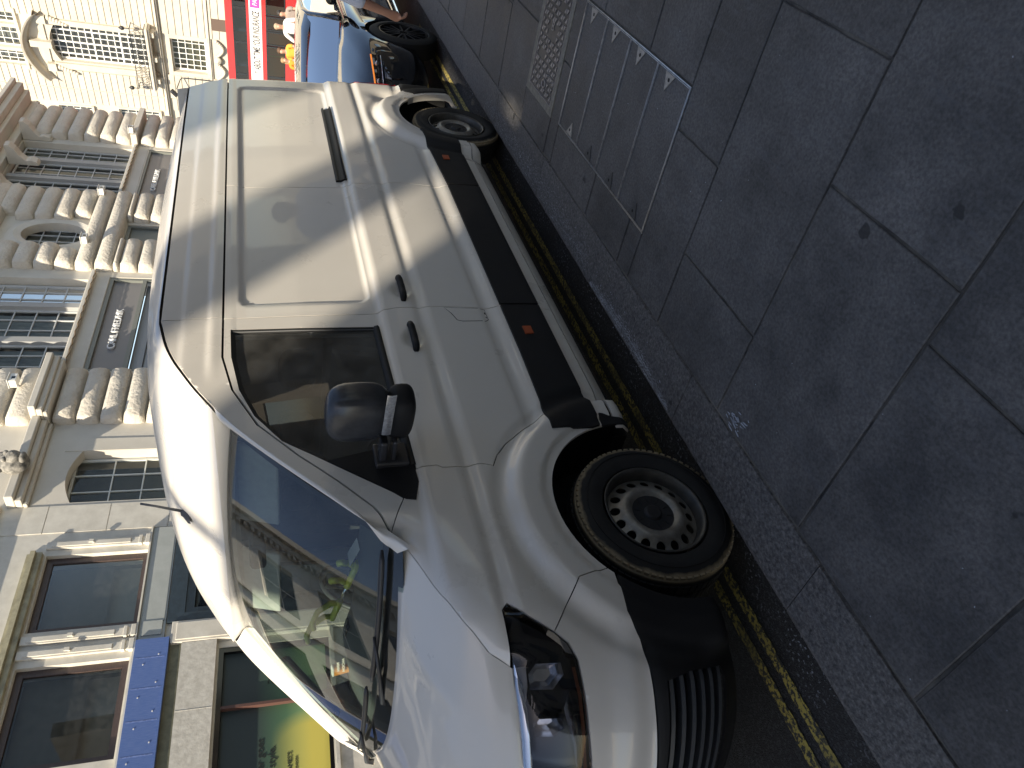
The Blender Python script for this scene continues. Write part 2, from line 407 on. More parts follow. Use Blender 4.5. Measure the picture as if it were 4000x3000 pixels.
panel('upper_side_panel',[(1.405,2.062)]+[(rear_x(z),z) for z in (2.062,2.15,2.22,2.30,2.335)]+[(1.42,2.335)],paint,van,step=0.014,gap=0.0015)
panel('cab_side_panel',[(a,b+0.007) for a,b in FRAME[::-1]]+[(1.405,2.062),(1.417,2.335)]+[(x/100.0,smooth_tab(C1,x/100.0)) for x in range(138,2,-5)]+[(-0.0,1.452)],paint,van,step=0.016,gap=0.0008)
HLT=[(-0.355,1.100),(-0.376,1.120),(-0.472,1.114),(-0.592,1.104),(-0.783,1.093),(-1.013,1.079),(-1.06,1.07)]
HLB=[(-0.355,1.100),(-0.425,1.035),(-0.491,0.958),(-0.538,0.917),(-0.598,0.894),(-0.713,0.886),(-0.832,0.879),(-0.983,0.863),(-1.04,0.86)]
WB_=[(-0.300,0.665),(-0.362,0.679),(-0.469,0.684),(-0.564,0.657),(-0.654,0.651),(-0.783,0.647),(-0.993,0.636),(SMIN,0.630)]
TOPW=[(-0.589,1.106),(-0.52,1.175),(-0.381,1.246),(-0.252,1.307),(-0.092,1.366),(0.0,1.405),(0.045,1.445)]
panel('front_wing',[(-0.29,0.675),(-0.322,0.826),(-0.493,0.959)]+[(-0.425,1.035),(-0.355,1.100),(-0.376,1.120),(-0.472,1.114)]+TOPW+SH_F[1:]+[(0.585,0.60),(0.60,0.50),(0.60,0.38),(0.42,0.38)]+[(0.30,0.55)],paint,van,cut=[ARF],step=0.014,rows=ROWS)
panel('front_bumper',[(-0.29,0.675),(-0.322,0.826),(-0.493,0.959)]+HLB[3:]+[(-1.10,0.72),(SMIN,0.70)]+WB_[::-1][:-1],paint,van,cut=[ARF],step=0.018)
panel('lower_bumper',WB_+[(SMIN,0.24),(-0.9,0.245),(-0.60,0.27),(-0.462,0.30)],plastic,van,cut=[ARF,[(-0.705,0.600),(-0.690,0.50),(-0.70,0.35),(-0.76,0.335),(-1.22,0.33),(-1.25,0.35),(-1.25,0.59),(-1.22,0.605)]],step=0.02,extra=0.004)
gr=MB()
for z in (0.345,0.39,0.435,0.480,0.525,0.57):
    row=[]
    for i in range(26):
        s=-0.69-0.57*i/25
        row.append((s,z))
    for dz,ex in (((0,-0.055),(0.022,-0.012)),):
        pass
    P=[[skin(s,zz+0.012,-0.055) for s,zz in row],[skin(s,zz+0.020,-0.008) for s,zz in row],[skin(s,zz+0.006,-0.004) for s,zz in row],[skin(s,zz-0.006,-0.05) for s,zz in row]]
    gr.grid(P)
o=gr.build('grille_slats',mat('grille_grey',(0.05,0.055,0.062),rough=0.4),van,auto=35)
panel('grille_back',[(-0.66,0.33),(-0.66,0.62),(-1.27,0.62),(-1.27,0.33)],liner_m,van,extra=-0.07,step=0.05)
panel('upper_grille',[(-1.10,0.73),(-1.07,1.06),(SMIN,1.05),(SMIN,0.71)],gloss_black,van,extra=-0.01,step=0.05)
# headlight
hl=panel('headlight',HLB+HLT[::-1][:-1],lens,van,extra=0.002,step=0.02,gap=0.003)
def sp(s,z,e): return Vector(skin(s,z,e))
hb=panel('headlight_housing',shrink(HLB+HLT[::-1][:-1],0.004),mat('lamp_housing',(0.013,0.013,0.017),rough=0.25),van,extra=-0.065,step=0.03,gap=0.0); hb.parent=hl
b=MB()
P=[[sp(s,zt,e) for s,zt in ((-0.60,1.090),(-0.63,1.084),(-0.70,1.078),(-0.85,1.070),(-1.0,1.062))] for e in (-0.004,)]
top=[(-0.575,1.098),(-0.66,1.095),(-0.783,1.090),(-0.90,1.083),(-1.03,1.074)]; bot=[(-0.595,1.092),(-0.66,1.074),(-0.78,1.066),(-0.90,1.060),(-1.03,1.050)]
b.grid([[sp(s,z,-0.006) for s,z in top],[sp(s,z,0.0) for s,z in [((a[0]+c[0])/2,(a[1]+c[1])/2) for a,c in zip(top,bot)]],[sp(s,z,-0.008) for s,z in bot]])
b.build('chrome_strip',chrome,hl,smooth=True)
for (pts,c0) in (([(-0.624,1.055),(-0.590,1.030),(-0.599,0.950),(-0.640,0.945),(-0.688,0.985),(-0.684,1.055)],(-0.635,1.0)),([(-0.835,1.050),(-0.800,1.032),(-0.793,0.965),(-0.83,0.955),(-0.866,0.990),(-0.876,1.046)],(-0.833,1.0))):
    b=MB(); n=len(pts)
    r0=[sp(s,z,-0.012) for s,z in pts]; r1=[sp(c0[0]+(s-c0[0])*0.82,c0[1]+(z-c0[1])*0.82,-0.045) for s,z in pts]; r2=[sp(c0[0]+(s-c0[0])*0.5,c0[1]+(z-c0[1])*0.5,-0.060) for s,z in pts]
    b.add(r0+r1+r2,[(i,(i+1)%n,n+(i+1)%n,n+i) for i in range(n)]+[(n+i,n+(i+1)%n,2*n+(i+1)%n,2*n+i) for i in range(n)]+[tuple(range(2*n,3*n))])
    b.build('reflector',bright,hl,auto=20)
b=MB(); L1=[(-0.70,0.935),(-0.76,0.955),(-0.82,0.945),(-0.90,0.925),(-1.03,0.905)]; L2=[(-0.70,0.925),(-0.76,0.925),(-0.82,0.918),(-0.90,0.900),(-1.03,0.880)]
b.grid([[sp(s,z,-0.012) for s,z in L1],[sp(s,z,-0.03) for s,z in L2]]); b.build('light_guide',bright,hl,smooth=True)
b=MB(); L1=[(-0.62,0.915),(-0.72,0.905),(-0.85,0.898),(-1.03,0.882)]; L2=[(a,z-0.012) for a,z in L1]
b.grid([[sp(s,z,-0.012) for s,z in L1],[sp(s,z,-0.014) for s,z in L2]]); b.build('indicator_strip',mat('amber_dark',(0.22,0.07,0.03),rough=0.3),hl,smooth=True)
# trims and sill
tr=panel('side_trim',[(0.425,0.452),(0.425,0.690)]+[(0.545,0.683),(1.0,0.672),(1.378,0.672),(1.378,0.452)],plastic,van,cut=[ARF],extra=0.013,step=0.03,gap=0.0)
tr2=panel('side_trim',[(1.392,0.452),(1.392,0.672),(2.758,0.672),(2.758,0.452)],plastic,van,extra=0.013,step=0.03,gap=0.0)
tr3=panel('side_trim',[(2.772,0.452),(2.772,0.672),(3.65,0.700),(3.62,0.452)],plastic,van,cut=[ARR],extra=0.013,step=0.03,gap=0.0)
amber=mat('amber_marker',(0.40,0.09,0.03),rough=0.35)
for s0,z0,pp in ((1.15,0.585,tr),(3.17,0.60,tr3)):
    panel('side_marker',[(s0-0.032,z0-0.024),(s0-0.032,z0+0.024),(s0+0.032,z0+0.024),(s0+0.032,z0-0.024)],amber,pp,extra=0.020,step=0.03)
panel('sill',[(0.43,0.295),(0.43,0.366),(3.44,0.366),(3.42,0.295)],paint,van,step=0.03,gap=0.001)
panel('arch_trim',[(0.36,0.44),(0.36,0.30),(0.47,0.30),(0.50,0.44)],plastic,van,cut=[circle_poly(FR[0],FR[1]+0.005,0.44,72)],extra=0.010,step=0.02)
# rear corner bumper + lamp
panel('rear_bumper',[(4.335,0.37),(4.350,0.55),(4.405,0.693),(4.765,0.698),(4.78,0.50),(4.76,0.34),(4.45,0.30)],plastic,van,cut=[ARR],extra=0.006,step=0.02)
b=MB()
def lipp(a,r,e): return skin(RR[0]+r*math.cos(a),RR[1]+0.005+r*math.sin(a),e)
b.grid([[lipp(R(-14+66*i/20),r,e) for i in range(21)] for r,e in ((0.438,-0.03),(0.440,0.018),(0.450,0.024),(0.474,0.020),(0.478,0.004))]); b.build('arch_lip',paint,van,auto=40)
panel('tail_light',[(4.69,0.72),(4.705,1.16),(4.79,1.16),(4.79,0.72)],mat('tail_red',(0.30,0.012,0.015),rough=0.15,coat=0.6),van,extra=0.016,step=0.02)
panel('fuel_flap',[(1.425,0.975),(1.36,0.94),(1.285,0.925),(1.278,0.76),(1.375,0.755),(1.39,0.80)],paint,van,extra=0.0008,step=0.02,gap=0.004,rim=0.010) if False else None
FLAP=[(1.395,0.975),(1.345,0.945),(1.285,0.925),(1.275,0.90),(1.275,0.775),(1.290,0.757),(1.378,0.757)]
panel('fuel_flap_gap',shrink(FLAP,-0.003),liner_m,van,extra=0.0006,step=0.02,gap=0.0,rim=0.001)
panel('fuel_flap',FLAP,paint,van,extra=0.0016,step=0.014,gap=0.001,rim=0.003,rows=ROWS)
# dark liner under the gaps
dl=panel('inner_shell',[(0.05,0.30),(0.05,1.32),(1.36,1.318),(1.36,2.07),(1.45,2.07),(1.45,2.30),(4.3,2.30),(4.60,1.9),(4.68,1.2),(4.66,0.35)],liner_m,van,cut=[circle_poly(FR[0],FR[1],0.50,48),circle_poly(RR[0],RR[1],0.50,48)],extra=-0.030,step=0.08,gap=0)
panel('inner_shell',[(-0.9,0.60),(-0.9,0.86),(-0.5,0.90),(-0.34,1.09),(-0.30,1.2),(-0.05,1.35),(0.10,1.30),(0.10,0.60)],liner_m,van,cut=[circle_poly(FR[0],FR[1],0.50,48)],extra=-0.035,step=0.06,gap=0)
# side glass, sail, seals
fg=panel('door_glass',shrink(WIN,0.002),glass_side,fd,extra=-0.016,step=0.05,gap=0.0,rim=0.001)
def ring(name,poly,e0,e1,w,m,parent,n0=0,n1=None):
    b=MB(); P=dens(poly,0.03); Q=shrink(P,w); b.grid([[skin(s,z,e0) for s,z in P+[P[0]]],[skin(s,z,e1) for s,z in Q+[Q[0]]]]); return b.build(name,m,parent,smooth=True)
ring('window_seal',WIN,0.0,-0.013,0.018,rubber,fd)
panel('door_sail',[(0.150,1.335),(0.160,1.375),(0.205,1.418),(0.325,1.563),(0.40,1.655),(0.47,1.318),(0.235,1.310)],plastic,fd,extra=0.003,step=0.025,gap=0.001)
b=MB(); b.grid([[skin(1.275-0.95*i/20,1.338-0.02*i/20+dz,e) for i in range(21)] for dz,e in ((-0.012,0.0),(-0.004,0.012),(0.014,0.008),(0.020,-0.012))]); b.build('waist_seal',rubber,fd,smooth=True)
b=MB(); b.grid([[skin(1.305-0.03*(1-i/14)-0.012,1.345+0.67*i/14,e) for i in range(15)] for e in (-0.002,-0.03)]+[[skin(1.235+0.028*i/14,1.345+0.66*i/14,-0.03) for i in range(15)]]); b.build('glass_channel',mat('channel_metal',(0.30,0.31,0.32),rough=0.3,metal=0.6),fd)
# handles
def handle(hx,hz,parent):
    b=MB(); pts=[]
    for i in range(13):
        t=i/12; x=hx-0.105+0.21*t; e=-0.006+0.044*math.sin(math.pi*min(1,max(0,t)))**0.5
        pts.append(skin(x,hz-0.004*math.sin(math.pi*t)+0.002,e))
    b.tube(pts,[0.013]+[0.018]*11+[0.013],n=10); o=b.build('door_handle',plastic,parent,smooth=True); return o
handle(1.155,1.178,fd); handle(1.575,1.172,sd)
# sliding rail
b=MB(); n=16
b.grid([[skin(2.86+1.21*i/n,1.352+dz,e) for i in range(n+1)] for dz,e in ((-0.034,-0.002),(-0.030,0.016),(-0.022,0.018),(-0.019,0.003),(0.019,0.003),(0.022,0.018),(0.032,0.016),(0.038,-0.004))])
b.grid([[skin(2.86,1.352+dz,e) for dz in (-0.034,-0.01,0.01,0.036)] for e in (-0.004,0.014)])
b.build('slide_rail',[mat('rail_metal',(0.012,0.012,0.012),rough=0.5,spec=0.2)],van,auto=30)
# roof gutter
b=MB()
def c1z(x): return smooth_tab(C1,x) if x<1.42 else 2.335
RX=[0.77+0.03*i for i in range(22)]+[1.5+0.15*i for i in range(19)]+[4.30,4.38,4.44,4.48]
def gut(x): return 1 if x>0 else 0
gp=[(x,c1z(x)) for x in [0.80,0.9,1.0,1.1,1.2,1.3,1.42]+[1.5+0.2*i for i in range(15)]]
b.grid([[skin(x,z+dz,e) for x,z in gp] for dz,e in ((-0.004,-0.001),(0.0,-0.020),(0.010,-0.022),(0.014,-0.006))]); b.build('roof_gutter',rubber,van,smooth=False)
def zc(x): return smooth_tab([(0.70,2.055),(0.76,2.085),(0.9,2.195),(1.1,2.335),(1.4,2.440),(1.9,2.500),(2.6,2.515),(3.4,2.510),(4.1,2.49),(4.4,2.44),(4.5,2.40)],x)
def roof_pt(x,a):   # a in [-1,1]
    z0=c1z(x)+0.012 if x<4.3 else 2.347-0.02*(x-4.3)
    yg=-skin(x,min(c1z(x),2.335),-0.004)[1]
    f=math.sin(abs(a)*math.pi/2)   # denser near the edges
    y=yg*f*(1 if a>0 else -1)
    e1=3.0-0.4*ss(1.2,1.9,x); e2=0.62+0.26*ss(1.2,1.9,x); h=max(0.0,1-f**e1)**e2
    z=z0+(zc(x)-z0)*h
    if x>1.6:
        z+=0.006*math.sin(y*math.pi/0.16)*ss(1.6,1.9,x)*(1-ss(4.0,4.2,x))*(1-ss(0.62,0.72,abs(y)))
    # front edge pulled to the windscreen header
    xx=x-0.05*(1-f*f)*(1-ss(0.77,1.2,x))
    return (xx,y,z)
b=MB(); N=60; b.grid([[roof_pt(x,-1+2*j/N) for j in range(N+1)] for x in RX]); b.build('roof',paint,van,smooth=True)
# a pillars
def ws_edge(t):  # near edge of the windscreen opening
    return Vector((-0.03+0.80*t,-(0.945-0.135*t),1.425+0.612*t))
def c1pt(t):
    x=0.77*t; return Vector(skin(x,smooth_tab(C1,x) if x>0 else 1.46+x*0.9,0.0 if x>=0 else x*0.25))
b=MB(); P=[]
for k in range(7):
    f=k/6; row=[]
    for i in range(-1,25):
        t=i/24; A=c1pt(t); B=ws_edge(t); q=A.lerp(B,f); g_=math.sin(math.pi*f)*ss(-0.02,0.22,t); q.z+=0.012*g_; q.x-=0.018*g_; q.y-=0.014*g_
        row.append(q)
    P.append(row)
P.append([ws_edge(i/24)+Vector((0.012,0,-0.012)) for i in range(-1,25)])
b.grid(P); ap=b.build('a_pillar',paint,van,smooth=True); mirrored(ap)
# windscreen
def ws(a,t,off=0.0):
    hw=0.945-0.135*t; c=1-a*a
    x0=-0.03-0.19*c; x1=0.77-0.045*c
    x=x0+(x1-x0)*t-0.02*math.sin(math.pi*t); z=1.425-0.035*c+(0.612+0.035*c+0.045*c)*t+0.012*math.sin(math.pi*t)
    return Vector((x+off*0.6,a*hw,z-off*0.8))
b=MB(); b.grid([[ws(-1+2*j/40,i/24,0.010) for j in range(41)] for i in range(25)]); wsc=b.build('windscreen',glass_front,van,smooth=True)
b=MB(); P=[[],[],[]]
for j in range(41):
    a=-1+2*j/40; r0=Vector(roof_pt(0.77,a)); yy=max(-0.81,min(0.81,r0.y)); w1=ws(yy/0.81,1.0,0.016); P[0].append(r0); P[1].append(r0.lerp(w1,0.5)+Vector((-0.006,0,0.008))); P[2].append(w1)
P.append([q+Vector((0.03,0,-0.03)) for q in P[2]])
b.grid(P); b.build('roof_header',paint,van,smooth=True)
b=MB()  # black border
def bord(a0,a1,t0,t1,n,m): b.grid([[ws(a0+(a1-a0)*j/n,t0+(t1-t0)*i/m,0.013) for j in range(n+1)] for i in range(m+1)])
bord(-1,-0.965,0,1,2,24); bord(0.965,1,0,1,2,24); bord(-1,1,0,0.10,40,3); bord(-1,1,0.985,1,40,1)
b.build('frit_border',mat('frit_black',(0.012,0.012,0.014),rough=0.35),wsc,smooth=True)
b=MB(); b.box(0.66,0.76,-0.10,0.10,1.90,1.98); b.build('sensor_housing',inter_dark,wsc,bevel=0.02)
# bonnet
def bon(a,t):   # t 0 rear .. 1 front
    sr=0.020-0.614*t; 
    zt=ztop(sr); e=Vector(skin(sr,zt-0.004,-0.004)); hw=-e.y; c=1-abs(a)**2.2
    xr=e.x-(0.280*(1-t)+0.40*t)*(1-a*a)
    z=zt+c*(0.006+0.036*math.sin(math.pi*min(1,t*0.9+0.1))) - 0.020*(1-a*a)*(1-t)**2 - 0.04*(1-a*a)*ss(0.55,1.0,t)
    # pressed shoulder lines
    z+=0.010*math.exp(-((abs(a)-0.62-0.15*t)/0.05)**2)*math.sin(math.pi*t)
    return Vector((xr,a*hw*0.997,z))
b=MB(); P=[[bon(-1+2*j/60,i/30) for j in range(61)] for i in range(31)]
P.insert(0,[p+Vector((0.02,0,-0.03)) for p in P[0]]); P.append([p+Vector((0.0,0,-0.05)) for p in P[-1]])
b.grid(P); b.build('bonnet',paint,van,smooth=True)
b=MB(); b.grid([[bon(-1+2*j/30,0)+Vector((0.01+0.20*k,0,-0.050-0.012*k)) for j in range(31)] for k in (0,1)]); b.build('scuttle',rubber,van)
# wipers
def wiper(a0,a1,t0,t1,piv):
    b=MB(); pts=[ws(a0+(a1-a0)*i/14,t0+(t1-t0)*i/14+0.004*math.sin(math.pi*i/14),-0.018) for i in range(15)]
    b.tube(pts,[0.006]+[0.0125]*13+[0.006],n=6)
    mid=pts[8]; pv=Vector(piv); b.tube([pv,pv+Vector((0.01,0,0.035)),pv.lerp(mid,0.5)+Vector((-0.012,0,0.022)),mid+Vector((-0.008,0,0.012))],[0.016,0.013,0.009,0.007],n=8)
    o=b.build('wiper',mat('wiper_black',(0.015,0.016,0.02),rough=0.4),van,smooth=True)
wiper(-0.94,-0.12,0.075,0.115,(-0.16,0.05,1.395)); wiper(-0.04,0.80,0.135,0.085,(-0.10,0.80,1.41))
# aerial
b=MB(); b.lathe([(0.0,0.030),(0.012,0.026),(0.030,0.013),(0.040,0.006)],n=14,axis='z',c=(0,0,0)); 
b.v=[(v[0]*1.9+ (0.02 if v[2]>0.02 else 0),v[1]*0.8,v[2]) for v in b.v]
b.tube([(0.035,0,0.03),(0.10,0,0.15),(0.135,0,0.22)],[0.008,0.006,0.006],n=8)
o=b.build('aerial',mat('aerial_grey',(0.06,0.065,0.075),rough=0.5),van,smooth=True); o.location=(0.99,0.02,2.268); o.rotation_euler=(0,R(-8),0)
# mirror
def ell(cx,cy,cz,rx,ry,rz,n=24,m=14,px=2.6,bm=None):
    P=[]
    sg=lambda v,e:(abs(v)**(2.0/e))*(1 if v>=0 else -1)
    for i in range(m+1):
        ph=-math.pi/2+math.pi*i/m; row=[]
        for j in range(n+1):
            th=2*math.pi*j/n
            row.append((cx+rx*sg(math.cos(ph),px)*sg(math.cos(th),px),cy+ry*sg(math.cos(ph),px)*sg(math.sin(th),px),cz+rz*sg(math.sin(ph),px)))
        P.append(row)
    bm.grid(P); return bm
mir=MB(); ell(0,0,0,0.075,0.135,0.125,bm=mir,px=3.2); o=mir.build('mirror_housing',mat('mirror_plastic',(0.045,0.047,0.052),rough=0.26,var=0.25,vscale=14,bump=0.04,bscale=200),fd,smooth=True); o.location=(0.42,-1.20,1.545); o.rotation_euler=(0,0,R(-8)); mh=o
mir=MB(); ell(0,0,0,0.070,0.128,0.056,bm=mir,px=3.2); o=mir.build('mirror_housing',plastic,fd,smooth=True); o.location=(0.425,-1.19,1.378); o.rotation_euler=(0,0,R(-8))
mir=MB(); mir.grid([[(-0.082-0.004*math.cos(k),-0.13+0.24*i/10,0.0+0.018*math.sin(k)) for i in range(11)] for k in (-1.4,-0.7,0,0.7,1.4)])
o=mir.build('indicator',mat('clear_lens',(0.55,0.56,0.58),rough=0.15,metal=0.6,var=0.35,vscale=90),fd,smooth=True); o.location=(0.414,-1.262,1.440); o.rotation_euler=(0,0,R(-8))
b=MB(); b.box(0.345,0.415,-1.09,-0.955,1.425,1.455); b.box(0.35,0.42,-1.09,-0.955,1.385,1.405); b.box(0.33,0.45,-0.99,-0.955,1.33,1.47); b.build('mirror_arm',mat('mirror_plastic',(0.03,0.03,0.03)),fd,bevel=0.008)
# wheels
def wheel(cx,cy,cz,steer=0.0,parent=van,side=-1):
    e=bpy.data.objects.new('wheel',None); col.objects.link(e); e.parent=parent; e.location=(cx,cy,cz); e.rotation_euler=(0,0,steer+(math.pi if side>0 else 0))
    b=MB(); W=0.118
    prof=[(0.10,0.225),(0.04,0.225),(-W+0.035,0.222),(-W+0.012,0.232),(-W+0.002,0.262),(-W,0.290),(-W+0.006,0.318),(-W+0.018,0.336),(-W+0.034,0.347),(-0.02,0.352),(0.07,0.347),(0.10,0.33),(0.118,0.29),(0.10,0.225)]
    b.lathe(prof,n=72)
    # shoulder blocks
    for i in range(72):
        a=2*math.pi*i/72; 
        for (r,y0,y1,da) in ((0.3395,-W+0.014,-W+0.040,0.028),(0.353,-0.06,-0.012,0.036),(0.353,0.0,0.05,0.036)):
            M=Matrix.Rotation(-a,4,'Y'); b.box(r-0.006,r+0.003,y0,y1,-r*da,r*da,0,M)
    for r_ in (0.300,):
        b.tube([(r_*math.cos(2*math.pi*i/48),-W-0.0005,r_*math.sin(2*math.pi*i/48)) for i in range(48)],0.002,n=5,closed=True)
    o=b.build('tyre',MATS['tyre_rubber'],e,auto=28)
    b=MB(); prof=[(-W+0.030,0.214),(-W+0.008,0.223),(-W+0.010,0.216),(-W+0.020,0.206),(-0.045,0.200),(0.02,0.196),(0.07,0.190)]
    b.lathe(prof,n=64); rim=b.build('rim',mat('rim_dark',(0.10,0.095,0.085),rough=0.45,metal=0.5,var=0.4,vscale=14),e,smooth=True)
    # disc with holes: dish profile by radius
    def dish(r): return smooth_tab([(0.05,-0.066),(0.085,-0.070),(0.100,-0.084),(0.118,-0.092),(0.134,-0.086),(0.148,-0.074),(0.185,-0.056),(0.200,-0.050)],r)
    outer=circle_poly(0,0,0.199,96); holes=[circle_poly(0.166*math.cos(2*math.pi*(i+.5)/16),0.166*math.sin(2*math.pi*(i+.5)/16),0.0200,20) for i in range(16)]+[circle_poly(0,0,0.075,32)]
    fn=lambda x,z,ex=0.0:(x,dish(math.hypot(x,z))-ex,z)
    d=panel('wheel_disc',outer,steel,e,cut=holes,step=0.012,gap=0,rim=0.006,fn=fn)
    b=MB(); b.lathe([(-0.086,0.0),(-0.086,0.030),(-0.082,0.036),(-0.074,0.040),(-0.073,0.055),(-0.076,0.092),(-0.070,0.096)],n=40)
    for i in range(10):
        M=Matrix.Rotation(2*math.pi*i/10,4,'Y'); b.box(0.058,0.086,-0.078,-0.072,-0.0015,0.0015,0,M)
    b.build('hub_cap',mat('cap_black',(0.02,0.02,0.022),rough=0.55,var=0.4,vscale=30),e,auto=30)
    b=MB(); b.lathe([(0.03,0.01),(0.03,0.19)],n=32); b.build('brake_disc',mat('brake_dark',(0.02,0.018,0.016),rough=0.7),e)
    return e
def tyre_mat():
    m=mat('tyre_rubber',(0.016,0.0155,0.015),rough=0.78,var=0.35,vscale=12,bump=0.08,bscale=80)
    n=m.node_tree.nodes; l=m.node_tree.links; b=n['Principled BSDF']; src=b.inputs['Base Color'].links[0].from_socket
    tc=n.new('ShaderNodeTexCoord'); sx=n.new('ShaderNodeSeparateXYZ'); l.new(tc.outputs['Object'],sx.inputs[0])
    cb=n.new('ShaderNodeCombineXYZ'); l.new(sx.outputs['X'],cb.inputs[0]); l.new(sx.outputs['Z'],cb.inputs[1])
    ln=n.new('ShaderNodeVectorMath'); ln.operation='LENGTH'; l.new(cb.outputs[0],ln.inputs[0])
    t=n.new('ShaderNodeTexNoise'); t.inputs['Scale'].default_value=14; t.inputs['Detail'].default_value=6; l.new(tc.outputs['Object'],t.inputs[0])
    ad=n.new('ShaderNodeMath'); ad.operation='MULTIPLY_ADD'; ad.inputs[1].default_value=0.035; l.new(t.outputs['Fac'],ad.inputs[0]); l.new(ln.outputs['Value'],ad.inputs[2])
    a1=n.new('ShaderNodeMapRange'); a1.inputs['From Min'].default_value=0.338; a1.inputs['From Max'].default_value=0.350; l.new(ad.outputs[0],a1.inputs[0])
    y1=n.new('ShaderNodeMapRange'); y1.inputs['From Min'].default_value=-0.070; y1.inputs['From Max'].default_value=-0.088; l.new(sx.outputs['Y'],y1.inputs[0])
    mu=n.new('ShaderNodeMath'); mu.operation='MULTIPLY'; l.new(a1.outputs[0],mu.inputs[0]); l.new(y1.outputs[0],mu.inputs[1])
    m2=n.new('ShaderNodeMath'); m2.operation='MULTIPLY'; m2.inputs[1].default_value=0.95; l.new(mu.outputs[0],m2.inputs[0])
    mx=n.new('ShaderNodeMix'); mx.data_type='RGBA'; l.new(m2.outputs[0],mx.inputs[0]); l.new(src,mx.inputs[6]); mx.inputs[7].default_value=(0.30,0.24,0.15,1); l.new(mx.outputs[2],b.inputs['Base Color'])
tyre_mat()
wheel(FR[0],-0.865,0.345,R(-1.0)); wheel(RR[0],-0.865,0.345); wheel(FR[0],0.865,0.345,R(-1),side=1); wheel(RR[0],0.865,0.345,side=1)
# wheel housings and underbody
for cx,r_ in ((FR[0],0.50),(RR[0],0.50)):
    for sy in (-1,1):
        b=MB(); b.grid([[(cx+r_*math.cos(a),sy*y,0.35+r_*math.sin(a)) for a in [R(-2+184*i/24) for i in range(25)]] for y in (0.985,0.66)])
        b.add([(cx+r_*math.cos(R(-2+184*i/24)),sy*0.66,0.35+r_*math.sin(R(-2+184*i/24))) for i in range(25)],[tuple(range(25))])
        b.build('wheel_housing',liner_m,van)
b=MB(); b.box(0.46,3.46,-0.93,0.93,0.27,0.34); b.box(-0.70,-0.52,-0.60,0.60,0.34,0.62); b.box(4.42,4.70,-0.9,0.9,0.30,0.5); b.build('underbody',liner_m,van)
# rear end
b=MB(); b.grid([[(rear_x(z)-0.012,y,z) for y in [-0.89+1.78*i/10 for i in range(11)]] for z in (0.5,0.9,1.3,1.7,2.0,2.2,2.34,2.42)]); b.build('rear_doors',paint,van,smooth=True)
# mirror the visible side to the other side
for nm in ('front_door','rear_quarter_panel','upper_side_panel','cab_side_panel','front_wing','front_bumper','lower_bumper','headlight','side_trim','sill','inner_shell','rear_bumper','tail_light','roof_gutter','grille_back','upper_grille','grille_slats'):
    for o in [x for x in col.objects if x.name.split('.')[0]==nm and x.parent==van]:
        q=mirrored(o)
        if nm=='front_door':
            for c in o.children:
                if c.name.split('.')[0] in('door_glass','window_seal','door_sail','waist_seal','glass_channel'): mirrored(c,parent=q)
sq=mirrored(sd,'side_panel')
# interior
def dash_top(x,y):
    return 1.375+0.105*ss(0.05,0.40,x)+0.04*math.exp(-((y-0.52)/0.20)**2)*ss(0.30,0.45,x)-0.12*ss(0.50,0.66,x)
b=MB(); b.grid([[(x,y,dash_top(x,y)) for y in [-0.90+1.80*j/36 for j in range(37)]] for x in [-0.02+0.04*i for i in range(19)]]+[[(0.71,y,0.95) for y in [-0.90+1.80*j/36 for j in range(37)]]]); b.build('dashboard',inter_grey,van,smooth=True)
b=MB(); c=Vector((0.76,0.52,1.43)); M=Matrix.Rotation(R(-62),4,'Y')
b.tube([c+M@Vector((0.195*math.cos(2*math.pi*i/40),0.195*math.sin(2*math.pi*i/40),0)) for i in range(40)],0.017,n=10,closed=True)
for a in (20,160,270): b.tube([c+M@Vector((0.19*math.cos(R(a+0)),0.19*math.sin(R(a)),0)),c+M@Vector((0,0,-0.03))],[0.012,0.03],n=8)
b.tube([c,c+M@Vector((0,0,-0.25))],0.04,n=10); b.build('steering_wheel',mat('wheel_rim_grey',(0.05,0.055,0.055),rough=0.45),van,smooth=True)
def seat(y0,y1,m=seat_m):
    b=MB(); b.box(0.85,1.32,y0,y1,0.78,0.98); M=Matrix.Translation((1.22,0,0.95))@Matrix.Rotation(R(12),4,'Y'); b.box(0,0.14,y0,y1,0,0.66,0,M); o=b.build('seat',m,van,bevel=0.05,seg=3)
    n=1 if y1-y0<0.6 else 2
    for k in range(n):
        yc=y0+(y1-y0)*(k+0.5)/n; q=MB(); ell(1.42,yc,1.71,0.05,0.13,0.095,bm=q,px=3); q.build('headrest',m,o,smooth=True)
seat(0.17,0.68); seat(-0.80,0.08)
b=MB(); b.box(1.46,1.475,-0.88,0.88,0.45,2.28); b.build('bulkhead',inter_dark,van)
b=MB(); b.grid([[(x,y,2.02+0.19*ss(0.85,1.15,x)) for y in (-0.80,-0.4,0,0.4,0.80)] for x in (0.86,0.95,1.1,1.3,1.45)]); b.build('headlining',inter_pale,van,smooth=True)
for y0,y1 in ((0.12,0.66),(-0.66,-0.12)):
    b=MB(); M=Matrix.Translation((0.83,0,2.02))@Matrix.Rotation(R(-72),4,'Y'); b.box(-0.20,0.0,y0,y1,-0.012,0.012,0,M); b.build('sun_visor',inter_pale,van,bevel=0.01)
b=MB(); b.tube([ws(0.93,0.30+0.40*i/10,0.07) for i in range(11)],0.016,n=8); b.tube([ws(0.93,0.30,0.07),ws(0.97,0.28,0.02)],0.016,n=8); b.tube([ws(0.93,0.70,0.07),ws(0.97,0.72,0.02)],0.016,n=8); b.build('grab_handle',inter_dark,van,smooth=True)
b=MB(); b.grid([[ws(a,i/12,0.035) for a in (0.90,1.0)] for i in range(13)]); b.build('pillar_trim',inter_pale,van,smooth=True)
b=MB(); b.tube([(1.36,-0.90,1.95),(1.33,-0.90,1.6),(1.25,-0.88,1.0)],0.012,n=6); 
